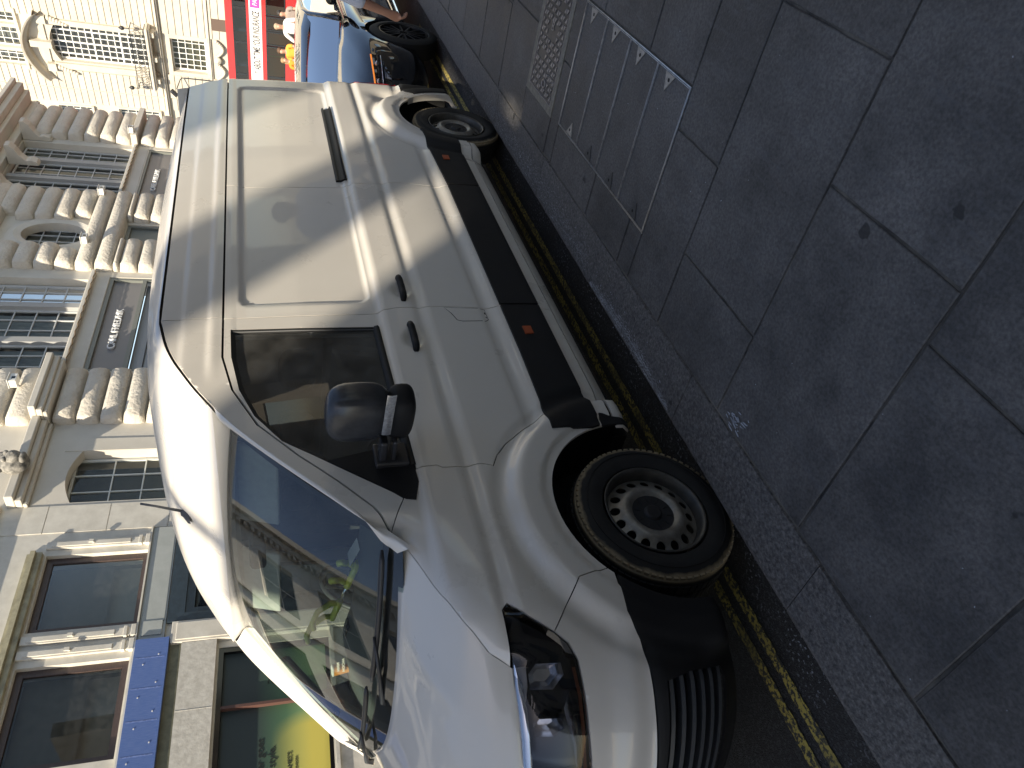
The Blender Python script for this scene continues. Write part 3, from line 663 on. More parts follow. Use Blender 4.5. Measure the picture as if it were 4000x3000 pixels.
for z in (1.9,1.45): b.box(1.3,1.35,-0.93,-0.89,z,z+0.05)
b.build('seat_belt',inter_dark,van)
# ---------------- ground (the street climbs slightly, then levels out) ----------------
TILT=0.04
def ground_z(x):
    return 0.0 if x<7.5 else -0.04*(x-7.5)
def asphalt():
    m=mat('asphalt',(0.030,0.030,0.032),rough=0.75,var=0.5,vscale=2.5,bump=0.9,bscale=160); n=m.node_tree.nodes; l=m.node_tree.links; b=n['Principled BSDF']; src=b.inputs['Base Color'].links[0].from_socket
    tc=n.new('ShaderNodeTexCoord'); v=n.new('ShaderNodeTexVoronoi'); v.inputs['Scale'].default_value=75; l.new(tc.outputs['Object'],v.inputs[0])
    mr=n.new('ShaderNodeMapRange'); mr.inputs['From Min'].default_value=0.15; mr.inputs['From Max'].default_value=0.55; mr.inputs['To Min'].default_value=1.5; mr.inputs['To Max'].default_value=0.35; l.new(v.outputs['Distance'],mr.inputs[0])
    mx=n.new('ShaderNodeMix'); mx.data_type='RGBA'; mx.blend_type='MULTIPLY'; mx.inputs[0].default_value=1; l.new(src,mx.inputs[6]); l.new(mr.outputs[0],mx.inputs[7])
    # pale grit swept into the gutter
    sx=n.new('ShaderNodeSeparateXYZ'); l.new(tc.outputs['Object'],sx.inputs[0])
    g1=n.new('ShaderNodeMapRange'); g1.interpolation_type='SMOOTHSTEP'; g1.inputs['From Min'].default_value=-0.70; g1.inputs['From Max'].default_value=-0.90; l.new(sx.outputs['Y'],g1.inputs[0])
    t=n.new('ShaderNodeTexNoise'); t.inputs['Scale'].default_value=60; t.inputs['Detail'].default_value=2; l.new(tc.outputs['Object'],t.inputs[0])
    t2=n.new('ShaderNodeTexNoise'); t2.inputs['Scale'].default_value=3.5; t2.inputs['Detail'].default_value=4; l.new(tc.outputs['Object'],t2.inputs[0])
    a=n.new('ShaderNodeMapRange'); a.inputs['From Min'].default_value=0.60; a.inputs['From Max'].default_value=0.66; l.new(t.outputs['Fac'],a.inputs[0])
    c=n.new('ShaderNodeMapRange'); c.inputs['From Min'].default_value=0.42; c.inputs['From Max'].default_value=0.60; l.new(t2.outputs['Fac'],c.inputs[0])
    m1=n.new('ShaderNodeMath'); m1.operation='MULTIPLY'; l.new(a.outputs[0],m1.inputs[0]); l.new(c.outputs[0],m1.inputs[1])
    m2=n.new('ShaderNodeMath'); m2.operation='MULTIPLY'; l.new(m1.outputs[0],m2.inputs[0]); l.new(g1.outputs[0],m2.inputs[1])
    mz=n.new('ShaderNodeMix'); mz.data_type='RGBA'; l.new(m2.outputs[0],mz.inputs[0]); l.new(mx.outputs[2],mz.inputs[6]); mz.inputs[7].default_value=(0.24,0.26,0.29,1)
    l.new(mz.outputs[2],b.inputs['Base Color']); return m
b=MB(); X=[-300,-40,-5,7.5,300]; b.grid([[(x,y,ground_z(x)) for y in (-300,-1.02,9.7,300)] for x in X]); g=b.build('road',asphalt()); tag(g,kind='structure')
def worn_yellow():
    m=bpy.data.materials.new('yellow_line'); m.use_nodes=True; n=m.node_tree.nodes; l=m.node_tree.links; b=n['Principled BSDF']; b.inputs['Roughness'].default_value=0.75
    tc=n.new('ShaderNodeTexCoord'); t=n.new('ShaderNodeTexNoise'); t.inputs['Scale'].default_value=55; t.inputs['Detail'].default_value=5; t.inputs['Roughness'].default_value=0.7; l.new(tc.outputs['Object'],t.inputs[0])
    r=n.new('ShaderNodeValToRGB'); r.color_ramp.elements[0].position=0.475; r.color_ramp.elements[1].position=0.535; r.color_ramp.elements[0].color=(0.03,0.03,0.03,1); r.color_ramp.elements[1].color=(0.42,0.33,0.07,1); l.new(t.outputs['Fac'],r.inputs[0])
    t2=n.new('ShaderNodeTexNoise'); t2.inputs['Scale'].default_value=5; l.new(tc.outputs['Object'],t2.inputs[0])
    mx=n.new('ShaderNodeMix'); mx.data_type='RGBA'; mr=n.new('ShaderNodeMapRange'); mr.inputs['From Min'].default_value=0.45; mr.inputs['From Max'].default_value=0.7; mr.inputs['To Max'].default_value=0.7; l.new(t2.outputs['Fac'],mr.inputs[0]); l.new(mr.outputs[0],mx.inputs[0]); l.new(r.outputs[0],mx.inputs[6]); mx.inputs[7].default_value=(0.10,0.085,0.04,1)
    l.new(mx.outputs[2],b.inputs['Base Color']); MATS['yellow_line']=m; return m
b=MB()
random.seed(4)
for y0,y1 in ((-0.655,-0.600),(-0.762,-0.708)):
    k=400; top=[]; bot=[]
    for i in range(k+1):
        x=-4+11.4*i/k; top.append((x,y1+random.uniform(-.004,.004),0.004)); bot.append((x,y0+random.uniform(-.004,.004),0.004))
    b.grid([bot,top])
o=b.build('road_marking',worn_yellow()); tag(o,kind='structure')
# pavement
def stone(name,c,c2,scale,island,extra_dark=True,bump=0.25,rough=0.62,sp=0.4):
    m=mat(name,c,rough=rough,spec=sp,color2=c2,vscale=scale,bump=bump,bscale=90,rvar=0.10,island=island,detail=9)
    n=m.node_tree.nodes; l=m.node_tree.links; b=n['Principled BSDF']; src=b.inputs['Base Color'].links[0].from_socket
    tc=n.new('ShaderNodeTexCoord')
    # fine grain
    t=n.new('ShaderNodeTexNoise'); t.inputs['Scale'].default_value=95; t.inputs['Detail'].default_value=5; l.new(tc.outputs['Object'],t.inputs[0])
    mr=n.new('ShaderNodeMapRange'); mr.inputs['From Min'].default_value=0.32; mr.inputs['From Max'].default_value=0.68; mr.inputs['To Min'].default_value=0.70; mr.inputs['To Max'].default_value=1.32; l.new(t.outputs['Fac'],mr.inputs[0])
    mx=n.new('ShaderNodeMix'); mx.data_type='RGBA'; mx.blend_type='MULTIPLY'; mx.inputs[0].default_value=1; l.new(src,mx.inputs[6]); l.new(mr.outputs[0],mx.inputs[7])
    # trodden-in spots
    v=n.new('ShaderNodeTexVoronoi'); v.inputs['Scale'].default_value=3.6; v.inputs['Randomness'].default_value=1.0; 
    dn=n.new('ShaderNodeTexNoise'); dn.inputs['Scale'].default_value=14; l.new(tc.outputs['Object'],dn.inputs[0]); 
    ad=n.new('ShaderNodeMix'); ad.data_type='RGBA'; ad.blend_type='LINEAR_LIGHT'; ad.inputs[0].default_value=0.035; l.new(tc.outputs['Object'],ad.inputs[6]); l.new(dn.outputs['Color'],ad.inputs[7]); l.new(ad.outputs[2],v.inputs[0])
    sr=n.new('ShaderNodeSeparateColor'); l.new(v.outputs['Color'],sr.inputs[0])
    rad=n.new('ShaderNodeMapRange'); rad.inputs['To Min'].default_value=-0.06; rad.inputs['To Max'].default_value=0.15; l.new(sr.outputs[0],rad.inputs[0])
    sb=n.new('ShaderNodeMath'); sb.operation='SUBTRACT'; l.new(rad.outputs[0],sb.inputs[0]); l.new(v.outputs['Distance'],sb.inputs[1])
    st=n.new('ShaderNodeMapRange'); st.inputs['From Min'].default_value=0.0; st.inputs['From Max'].default_value=0.012; st.inputs['To Max'].default_value=0.8; l.new(sb.outputs[0],st.inputs[0])
    m2=n.new('ShaderNodeMix'); m2.data_type='RGBA'; l.new(st.outputs[0],m2.inputs[0]); l.new(mx.outputs[2],m2.inputs[6]); m2.inputs[7].default_value=(0.014,0.014,0.014,1)
    # pale scuffs
    mp=n.new('ShaderNodeMapping'); mp.inputs['Rotation'].default_value=(0,0,R(35)); mp.inputs['Scale'].default_value=(1.2,7,1); l.new(tc.outputs['Object'],mp.inputs[0])
    t3=n.new('ShaderNodeTexNoise'); t3.inputs['Scale'].default_value=4.0; t3.inputs['Detail'].default_value=7; t3.inputs['Roughness'].default_value=0.7; l.new(mp.outputs[0],t3.inputs[0])
    r3=n.new('ShaderNodeMapRange'); r3.inputs['From Min'].default_value=0.54; r3.inputs['From Max'].default_value=0.76; r3.inputs['To Max'].default_value=0.6; l.new(t3.outputs['Fac'],r3.inputs[0])
    m3=n.new('ShaderNodeMix'); m3.data_type='RGBA'; l.new(r3.outputs[0],m3.inputs[0]); l.new(m2.outputs[2],m3.inputs[6]); m3.inputs[7].default_value=(0.10,0.105,0.115,1)
    l.new(m3.outputs[2],b.inputs['Base Color']); return m
slab_m=stone('york_stone',(0.112,0.107,0.104),(0.040,0.039,0.039),2.8,0.20)
kerb_m=stone('granite_kerb',(0.16,0.153,0.148),(0.040,0.039,0.039),60,0.08,bump=0.5)
mort=mat('mortar',(0.17,0.155,0.13),rough=0.9,color2=(0.02,0.02,0.02),vscale=5,bump=0.5,bscale=120)
PZ=0.12
cells=[]
rows={(-2.6,-1.70):[-1.36,-1.95,-2.62,-3.4,-4.2,-4.9],(-1.70,-1.085):[-1.36,-1.88,-2.55,-3.3,-4.1,-4.9],(-1.085,-0.455):[-1.36,-2.20,-3.02,-3.9,-4.9],(-0.455,0.165):[-1.36,-2.372,-3.15,-4.0,-4.9],
 (0.165,0.770):[-1.36,-1.743,-2.768,-3.6,-4.4,-4.9],(0.770,1.150):[-1.36,-2.143]}
for (x0,x1),ys in rows.items():
    for a,c in zip(ys,ys[1:]): cells.append((x0,x1,c,a))
cells+= [(1.150,1.300,-1.615,-1.36),(1.300,1.79,-1.615,-1.36),(1.79,2.45,-1.615,-1.36)]
cells+= [(0.770,1.150,-3.0,-2.143),(0.770,1.60,-3.9,-3.0),(0.770,1.60,-4.9,-3.9),(1.150,1.60,-3.0,-2.325),(1.60,2.20,-3.2,-2.325),(1.60,2.20,-4.1,-3.2),(1.60,2.20,-4.9,-4.1),(2.20,2.82,-2.85,-2.40),(2.20,2.82,-3.8,-2.85),(2.20,2.82,-4.9,-3.8),(2.455,2.60,-2.40,-1.95),(2.455,2.60,-1.95,-1.36),(2.20,2.455,-2.40,-2.325)]
cells+= [(2.60,3.14,-1.60,-1.36),(3.14,3.75,-2.0,-1.36),(3.14,3.75,-2.7,-2.0),(2.82,3.75,-3.6,-2.70),(2.82,3.14,-2.70,-2.44),(2.60,2.82,-2.40,-2.40+0.001) ]
cells=[c for c in cells if c[3]-c[2]>0.01]
cells+=[(2.82,3.75,-4.9,-3.6)]
x=3.75
k=0
while x<9.2:
    ys=[-1.36,-1.95-0.2*(k%2),-2.7+0.15*(k%3),-3.5,-4.3,-4.9]
    for a,c in zip(ys,ys[1:]): cells.append((x,x+0.62,c,a))
    x+=0.62; k+=1
x=-2.6; k=0
while x>-8:
    for a,c in zip([-1.36,-2.1-0.3*(k%2),-2.9,-3.9,-4.9],[-2.1-0.3*(k%2),-2.9,-3.9,-4.9]): cells.append((x-0.7,x,c,a))
    x-=0.7; k+=1
b=MB(); random.seed(7)
for x0,x1,y0,y1 in cells:
    g_=0.0052; e=0.004; h=PZ+random.uniform(-0.0012,0.0012)
    def jit(): return random.uniform(-0.0015,0.0015)
    n_=6
    ring0=[]; 
    X0,X1,Y0,Y1=x0+g_,x1-g_,y0+g_,y1-g_
    for (ax,ay),(bx,by) in (((X0,Y0),(X1,Y0)),((X1,Y0),(X1,Y1)),((X1,Y1),(X0,Y1)),((X0,Y1),(X0,Y0))):
        for i in range(n_): t=i/n_; ring0.append((ax+(bx-ax)*t+jit(),ay+(by-ay)*t+jit()))
    cx,cy=(X0+X1)/2,(Y0+Y1)/2; N=len(ring0)
    r0=[(p[0],p[1],PZ-0.012) for p in ring0]; r1=[(p[0],p[1],h-0.003) for p in ring0]; r2=[(p[0]+(e if p[0]<cx else -e)*0.9,p[1]+(e if p[1]<cy else -e)*0.9,h) for p in ring0]
    b.add(r0+r1+r2,[(i,(i+1)%N,N+(i+1)%N,N+i) for i in range(N)]+[(N+i,N+(i+1)%N,2*N+(i+1)%N,2*N+i) for i in range(N)]+[tuple(range(2*N,3*N))])
o=b.build('pavement_slabs',slab_m); tag(o,kind='structure')
b=MB(); b.box(-30,9.3,-5.0,-1.10,0.02,PZ-0.0072); o=b.build('pavement',mort); tag(o,kind='structure')
b=MB(); random.seed(3); xk=-0.604
ks=[-0.604]; 
while ks[-1]<9: ks.append(ks[-1]+random.uniform(0.9,1.3))
while ks[0]>-6: ks.insert(0,ks[0]-random.uniform(0.9,1.3))
b=MB()
for x0,x1 in zip(ks,ks[1:]):
    n_=14; dz=random.uniform(-.001,.001)
    rows_=[]
    for y,z in ((-1.068,0.004),(-1.070,0.10),(-1.078,0.116),(-1.095,0.1215),(-1.352,0.1215),(-1.356,0.11)):
        rows_.append([(x0+0.002+(x1-x0-0.004)*i/n_,y+random.uniform(-.002,.002),z+dz+random.uniform(-.0008,.0008)) for i in range(n_+1)])
    b.grid(rows_)
    for i in (0,n_): b.add([r[i] for r in rows_],[tuple(range(len(rows_)))])
o=b.build('kerb',kerb_m); tag(o,kind='structure')
# chalky smear along the kerb edge, and splashes
sm=mat('lime_smear',(0.42,0.44,0.46),rough=0.9,color2=(0.12,0.12,0.125),vscale=28,stretch=(0.6,3,1))
random.seed(12)
b=MB()
def blob(cx,cy,r,z,el=1.0,ang=0.0):
    n=7; b.add([(cx+math.cos(ang)*r*el*math.cos(a)*k-math.sin(ang)*r*math.sin(a)*k,cy+math.sin(ang)*r*el*math.cos(a)*k+math.cos(ang)*r*math.sin(a)*k,z) for a,k in ((2*math.pi*i/n,random.uniform(.6,1.1)) for i in range(n))],[tuple(range(n))])
for k in range(2600):
    t=random.random(); x=0.45+1.05*t; y=-1.100-0.030*math.sin(math.pi*t)+random.gauss(0,0.017*math.sin(math.pi*t)**0.5+0.004)
    if y>-1.092 or abs(((y+1.10)*60)%1-0.5)<0.12: continue
    blob(x,y,random.uniform(.0012,.0032),0.1232+random.uniform(0,.0003),random.uniform(1.2,3.5),random.gauss(0,.35))
for k in range(2200):
    t=random.random(); x=1.6+2.4*t; y=random.gauss(-1.17,.05)
    if y>-1.095: continue
    blob(x,y,random.uniform(.001,.0026),0.1234+random.uniform(0,.0003),random.uniform(1.5,5),random.gauss(0,.2))
o=b.build('kerb_smear',sm); tag(o,kind='structure')
random.seed(5)
spm=mat('splash_pale',(0.34,0.37,0.42),rough=0.7)
b=MB()
def blob(cx,cy,r,z,el=1.0,ang=0.0):
    n=9; b.add([(cx+math.cos(ang)*r*el*math.cos(a)*k-math.sin(ang)*r*math.sin(a)*k,cy+math.sin(ang)*r*el*math.cos(a)*k+math.cos(ang)*r*math.sin(a)*k,z) for a,k in ((2*math.pi*i/n,random.uniform(.6,1.1)) for i in range(n))],[tuple(range(n))])
for k in range(30): blob(0.03+random.gauss(0,.035),-1.42+random.gauss(0,.028),random.uniform(.002,.0045),PZ+0.0045,random.uniform(1.5,5),random.uniform(-.6,.6))
for k in range(60): blob(random.uniform(0.5,3.6),random.gauss(-1.17,.05),random.uniform(.0015,.004),0.1255,random.uniform(1,2.5),random.uniform(0,3))
for k in range(60): blob(random.uniform(-1.6,3.5),random.uniform(-2.9,-1.4),random.uniform(.001,.0028),PZ+0.0045,1.3,random.uniform(0,3))
o=b.build('splashes',spm); tag(o,kind='structure')
# cracks filled with pale mortar are kept by the base sheet; opposite pavement
b=MB(); b.box(-30,26,7.6,9.9,0.0,0.12); o=b.build('pavement_far',mat('far_paving',(0.25,0.24,0.22),rough=0.8,var=0.2)); tag(o,kind='structure')
# ---------- access cover with four infill trays ----------
ac=empty('access_cover','four-tray steel-edged access cover with triangular lifting keys, set in the slabs near the van','access cover',loc=(0,0,0))
edge_m=mat('tray_edge',(0.42,0.43,0.45),rough=0.28,metal=0.9,var=0.35,vscale=30); keym=mat('key_plate',(0.33,0.31,0.28),rough=0.5,metal=0.5,var=0.3,vscale=60); keyd=mat('key_plate_dark',(0.07,0.07,0.07),rough=0.6,metal=0.5)
AX=[1.155,1.485,1.815,2.135,2.450]; AY0,AY1=-2.312,-1.622
b=MB()
z0,z1=PZ-0.03,PZ+0.0035
b.box(AX[0]-0.004,AX[-1]+0.004,AY0-0.010,AY0-0.004,z0,z1); b.box(AX[0]-0.004,AX[-1]+0.004,AY1+0.003,AY1+0.007,z0,z1-0.003)
b.box(AX[0]-0.008,AX[0]-0.003,AY0-0.010,AY1+0.007,z0,z1); b.box(AX[-1]+0.003,AX[-1]+0.008,AY0-0.010,AY1+0.007,z0,z1-0.002)
b.build('frame',edge_m,ac)
for i in range(4):
    b=MB(); X0,X1=AX[i]+0.003,AX[i+1]-0.003
    b.box(X0,X1,AY0,AY1,z0,PZ-0.003,0)
    e=0.0028
    b.box(X0,X0+e,AY0,AY1,z0,PZ+0.002,1); b.box(X1-e,X1,AY0,AY1,z0,PZ+0.002,1); b.box(X0+e,X1-e,AY0,AY0+e,z0,PZ+0.002,1); b.box(X0+e,X1-e,AY1-e,AY1,z0,PZ+0.001,1)
    tr_=b.build('tray',[slab_m,edge_m],ac)
    xm=(X0+X1)/2+0.03
    b=MB(); b.prism([(xm-0.045,AY0+0.006),(xm+0.045,AY0+0.006),(xm+0.015,AY0+0.085)],PZ-0.004,PZ+0.0015,plane='xy'); kp=b.build('key_plate',keym,tr_)
    b=MB(); b.lathe([(PZ+0.0022,0.0),(PZ+0.0022,0.009)],n=14,axis='z',c=(xm,AY0+0.033,0)); b.build('key_hole',liner_m,kp) if False else None
    b2=MB(); b2.prism([(xm+0.009*math.cos(a),AY0+0.033+0.009*math.sin(a)) for a in [2*math.pi*k/12 for k in range(12)]],PZ,PZ+0.0022,plane='xy'); b2.build('key_hole',liner_m,kp) if False else b2.build('key_hole',liner_m,tr_)
    xm-=0.05
    b=MB(); b.prism([(xm-0.045,AY1-0.006),(xm+0.045,AY1-0.006),(xm-0.015,AY1-0.085)],PZ-0.004,PZ+0.0012,plane='xy'); b.build('key_plate',keyd if i<3 else keym,tr_)
    b2=MB(); b2.prism([(xm+0.008*math.cos(a),AY1-0.035+0.008*math.sin(a)) for a in [2*math.pi*k/12 for k in range(12)]],PZ,PZ+0.002,plane='xy'); b2.build('key_hole',liner_m,tr_)
# ---------- cast-iron cover ----------
iron=mat('cast_iron',(0.30,0.28,0.27),rough=0.42,metal=0.35,color2=(0.17,0.16,0.16),vscale=12,bump=0.2,bscale=150)
mc=empty('cast_iron_cover','rectangular cast iron cover with raised tread pattern and lettering, in a concrete surround','manhole cover',loc=(0,0,0))
b=MB(); b.box(2.600,2.650,-2.44,-1.595,PZ-0.01,PZ+0.003); b.box(2.650,3.14,-1.640,-1.595,PZ-0.01,PZ+0.003); b.box(3.095,3.14,-2.44,-1.64,PZ-0.01,PZ+0.003); b.box(2.65,3.095,-2.44,-2.41,PZ-0.01,PZ+0.003); b.build('surround',mat('concrete_surround',(0.20,0.19,0.16),rough=0.85,var=0.35,vscale=25,bump=0.5,bscale=150),mc)
b=MB(); b.box(2.652,3.093,-2.408,-1.642,PZ-0.02,PZ-0.004); b.box(2.652,2.658,-2.408,-1.642,PZ-0.004,PZ+0.003); b.box(3.087,3.093,-2.408,-1.642,PZ-0.004,PZ+0.003); b.box(2.658,3.087,-1.648,-1.642,PZ-0.004,PZ+0.003); b.box(2.658,3.087,-2.408,-2.402,PZ-0.004,PZ+0.003); b.build('frame',iron,mc)
b=MB(); b.box(2.664,3.081,-2.396,-1.654,PZ-0.004,PZ-0.001)
b.build('plate',mat('iron_ground',(0.05,0.047,0.045),rough=0.5,metal=0.3,var=0.3,vscale=20),mc)
b=MB()
for i in range(16):
    for j in range(10):
        x_=2.69+0.0405*j; y_=-2.37+0.046*i
        skip=((i in(1,14)) and 3<=j<=5) or (i in (7,8) and 3<=j<=6) or (i==11 and j in(6,7,8)) or (i==4 and j in(2,3))
        if skip: continue
        up=(i+j)%2==0
        tri=[(x_-0.015,y_-0.014),(x_+0.015,y_-0.014),(x_+(0.012 if up else -0.012),y_+0.016)] if up else [(x_-0.015,y_+0.014),(x_+0.015,y_+0.014),(x_-0.012,y_-0.016)]
        b.prism(tri,PZ-0.001,PZ+0.0035,plane='xy')
o=b.build('tread',iron,mc); o['kind']='stuff'
for yy in (-2.31,-1.72):
    b=MB(); b.tube([(2.84+0.030*math.cos(2*math.pi*k/24),yy+0.022*math.sin(2*math.pi*k/24),PZ+0.001) for k in range(24)],0.006,n=6,closed=True); b.build('key_ring',iron,mc,smooth=True)
text('lettering','WREKIN',0.036,iron,mc,(2.80,-1.77,PZ-0.001),(0,0,R(180)),extrude=0.004)
text('lettering','WREKIN',0.036,iron,mc,(3.05,-2.27,PZ-0.001),(0,0,R(180)),extrude=0.004)
text('lettering','B',0.075,iron,mc,(2.90,-2.03,PZ-0.001),(0,0,R(180)),extrude=0.004)
text('lettering','EN 124',0.03,iron,mc,(3.07,-1.90,PZ-0.001),(0,0,R(90)),extrude=0.004)
text('lettering','B125',0.03,iron,mc,(2.69,-2.15,PZ-0.001),(0,0,R(90)),extrude=0.004)

b=MB(); b.box(-4,30,-40,-5.05,0.0,0.10); o=b.build('bounce_forecourt',mat('bounce_paving',(0.24,0.22,0.19),rough=0.8,var=0.2)); tag(o,kind='structure')  # unseen paving added to bounce sunlight onto the van side
# ---------------- buildings ----------------
RY=Matrix.Rotation(TILT,4,'Y')
def frame(O,ang): return RY@Matrix.Translation(O)@Matrix.Rotation(R(ang),4,'Z')
MA=frame((0,9.5,0),0)
stoneA=mat('portland_stone_a',(0.62,0.585,0.51),rough=0.85,color2=(0.54,0.505,0.43),vscale=1.2,bump=0.15,bscale=25)  # one stone tone for both street-side buildings
vermi=mat('vermiculated_stone',(0.62,0.575,0.49),rough=0.9,color2=(0.52,0.475,0.40),vscale=2,bump=1.0,bscale=13,bdist=0.03)
white_paint=mat('white_paint',(0.66,0.63,0.55),rough=0.55,color2=(0.52,0.49,0.42),vscale=3,bump=0.08,bscale=30)
grey_paint=mat('grey_paint',(0.40,0.42,0.40),rough=0.5,color2=(0.33,0.35,0.33),vscale=4)
brown=mat('mahogany_frame',(0.070,0.048,0.042),rough=0.45,var=0.3,vscale=10,stretch=(1,1,6))
blue_m=mat('blue_fascia',(0.065,0.125,0.34),rough=0.5,color2=(0.11,0.17,0.38),vscale=8,stretch=(8,1,1))
darkglass=glass_mat('shop_glass',(0.62,0.64,0.60),boost=0.65,dirt_veil=0.04)
room=mat('room_dark',(0.15,0.145,0.135),rough=0.9,color2=(0.09,0.09,0.085),vscale=0.8)
blind=mat('window_blind',(0.30,0.30,0.28),rough=0.8)
def window(parent,s0,s1,z0,z1,depth,bars_s,bars_z,frame_m,fw=0.05,gl=None,sg=1,room_d=0.5,rm=None,arch=0.0,name='window'):
    """framed window set back in the wall; sg=+1: the wall's inside is +y"""
    b=MB(); y=depth*sg; y2=(depth+0.06)*sg
    lo_,hi=min(y,y2),max(y,y2)
    b.box(s0,s0+fw,lo_,hi,z0,z1); b.box(s1-fw,s1,lo_,hi,z0,z1); b.box(s0+fw,s1-fw,lo_,hi,z0,z0+fw)
    if arch<=0: b.box(s0+fw,s1-fw,lo_,hi,z1-fw,z1)
    bw=fw*0.45
    for s in bars_s: b.box(s-bw/2,s+bw/2,lo_+0.004,hi-0.004,z0+fw,z1-(fw if arch<=0 else 0))
    for z in bars_z: b.box(s0+fw,s1-fw,lo_+0.006,hi-0.006,z-bw/2,z+bw/2)
    f=b.build(name,frame_m,parent)
    b=MB(); ym=(depth+0.035)*sg; b.quad((s0+fw*.5,ym,z0+fw*.5),(s1-fw*.5,ym,z0+fw*.5),(s1-fw*.5,ym,z1-fw*.5),(s0+fw*.5,ym,z1-fw*.5)); b.build('pane',gl or darkglass,f)
    b=MB(); yr=(depth+room_d)*sg; a0,a1=min(ym+0.02*sg,yr),max(ym+0.02*sg,yr)
    b.quad((s0-.3,yr,z0-.2),(s1+.3,yr,z0-.2),(s1+.3,yr,z1+.2),(s0-.3,yr,z1+.2)); b.build('room',rm or room,f)
    return f
def wall_with_holes(name,s0,s1,z0,z1,holes,th,m,parent,sg=1,y0=0.0,arches=()):
    """solid wall of thickness th with rectangular openings, built from blocks between the openings"""
    b=MB(); zs=sorted({z0,z1}|{h[2] for h in holes}|{h[3] for h in holes}); zs=[z for z in zs if z0<=z<=z1]
    for za,zb in zip(zs,zs[1:]):
        hs=sorted([(h[0],h[1]) for h in holes if h[2]<zb-1e-6 and h[3]>za+1e-6]); x=s0
        for a,c in hs+[(s1,s1)]:
            if a>x+1e-6: b.box(x,a,min(y0,y0+th*sg),max(y0,y0+th*sg),za,zb)
            x=max(x,c)
    return b.build(name,m,parent)
# ---- A1: painted shop on the left ----
A1=empty('painted_shop_building','white painted shop with brown framed first floor windows and a torn blue fascia','building',matrix=MA)
H1=[(6.32,7.92,4.35,6.11),(3.97,5.67,4.41,6.11),(1.6,3.3,4.41,6.11),(-1.0,1.0,4.41,6.11),
    (6.36,8.42,0.3,3.86),(1.2,5.67,1.10,2.98),(-3.5,0.7,1.10,2.98)]
for k in range(4): H1+= [(-4+2.5*k+0.3,-4+2.5*k+1.7,7.6,9.8)]
H1+=[(6.6,8.0,7.6,9.8)]
wall_with_holes('wall',-14,9.12,-0.5,11.0,H1,0.45,white_paint,A1)
for (a,c,z0,z1) in [h for h in H1 if h[2]>7]: window(A1,a,c,z0,z1,0.22,[(a+c)/2],[(z0+z1)/2],white_paint,0.07)
b=MB(); b.box(-14,9.15,-0.45,-0.002,11.0,11.3); b.box(-14,9.15,-0.25,-0.002,10.7,11.0); b.box(-14,9.12,-0.12,-0.002,7.1,7.22)
for k in range(90): b.box(-13.8+k*0.255,-13.68+k*0.255,-0.20,-0.002,10.5,10.7)
b.build('cornice',stoneA,A1)
b=MB()
for s0,s1 in ((3.2,7.95),):
    b.box(s0,s1,-0.10,-0.002,6.16,6.26); b.box(s0,s1,-0.16,-0.002,6.26,6.34); b.box(s0,s1,-0.06,-0.002,6.34,6.42)
b.build('window_moulding',mat('olive_moulding',(0.36,0.33,0.22),rough=0.7,var=0.3,vscale=6),A1)
for a,c,z0,z1 in H1[:4]:
    f=window(A1,a,c,z0,z1,0.10,[],[],brown,0.115,name='window')
    b=MB(); b.quad((a+0.12,0.30,z0+0.62),(c-0.12,0.30,z0+0.62),(c-0.12,0.30,z1-0.1),(a+0.12,0.30,z1-0.1)); b.build('blind',mat('brown_blind',(0.13,0.12,0.10),rough=0.8,var=0.15,vscale=2),f)
    b=MB(); b.quad((a+0.05,0.50,z0),(c-0.05,0.50,z0),(c-0.05,0.50,z1),(a+0.05,0.50,z1)); b.build('inner_blind',blind,f)
# pilasters with brackets between the windows
for s in (5.80,6.07,8.05):
    b=MB(); b.box(s,s+0.16,-0.055,-0.002,4.36,6.14); b.box(s+0.03,s+0.13,-0.075,-0.055,4.70,6.05); b.box(s-0.02,s+0.18,-0.085,-0.002,4.50,4.56); b.box(s-0.03,s+0.19,-0.10,-0.002,4.36,4.44); b.build('pilaster',white_paint,A1,bevel=0.008)
    b=MB(); b.box(s+0.06,s+0.10,-0.12,-0.055,5.33,5.37); b.box(s+0.05,s+0.11,-0.13,-0.10,5.34,5.42); b.build('bracket',white_paint,A1)
b=MB(); b.box(3.2,8.45,-0.09,-0.002,4.335,4.365); b.build('sill',white_paint,A1)
b=MB(); b.box(5.93,8.4,-0.05,-0.002,3.90,4.33); b.box(6.02,6.30,-0.07,-0.05,3.95,4.28); b.box(6.30,8.4,-0.06,-0.05,3.93,4.30); b.build('panel',grey_paint,A1)
b=MB(); b.box(-3,5.92,-0.12,-0.03,3.80,4.33); b.box(-3,5.92,-0.125,-0.12,3.80,3.83); bp=b.build('fascia_panel',blue_m,A1); bp['label']='scuffed blue fascia panel with screw heads'
b=MB(); random.seed(2)
for k in range(26):
    s=5.7-0.26*k-random.uniform(0,.1); z=3.92+0.26*(k%2)+random.uniform(-.02,.02)
    b.tube([(s,-0.128,z),(s,-0.119,z)],0.012,n=8)
b.build('screw_heads',mat('screw_bright',(0.6,0.6,0.6),rough=0.4),bp)
for s in (5.55,5.0,4.45,3.9,3.35):
    b=MB(); b.box(s,s+0.02,-0.1225,-0.12,3.84,4.30); b.build('tape_mark',mat('tape_mark',(0.14,0.20,0.42),rough=0.7,var=0.4,vscale=30),bp)
b=MB(); b.box(-3,5.80,-0.03,-0.002,3.60,3.80); b.box(-3,5.80,-0.06,-0.03,3.60,3.63); b.build('shutter_box',mat('olive_recess',(0.20,0.19,0.12),rough=0.7,var=0.3),A1)  # flat olive tone of the strip under the fascia
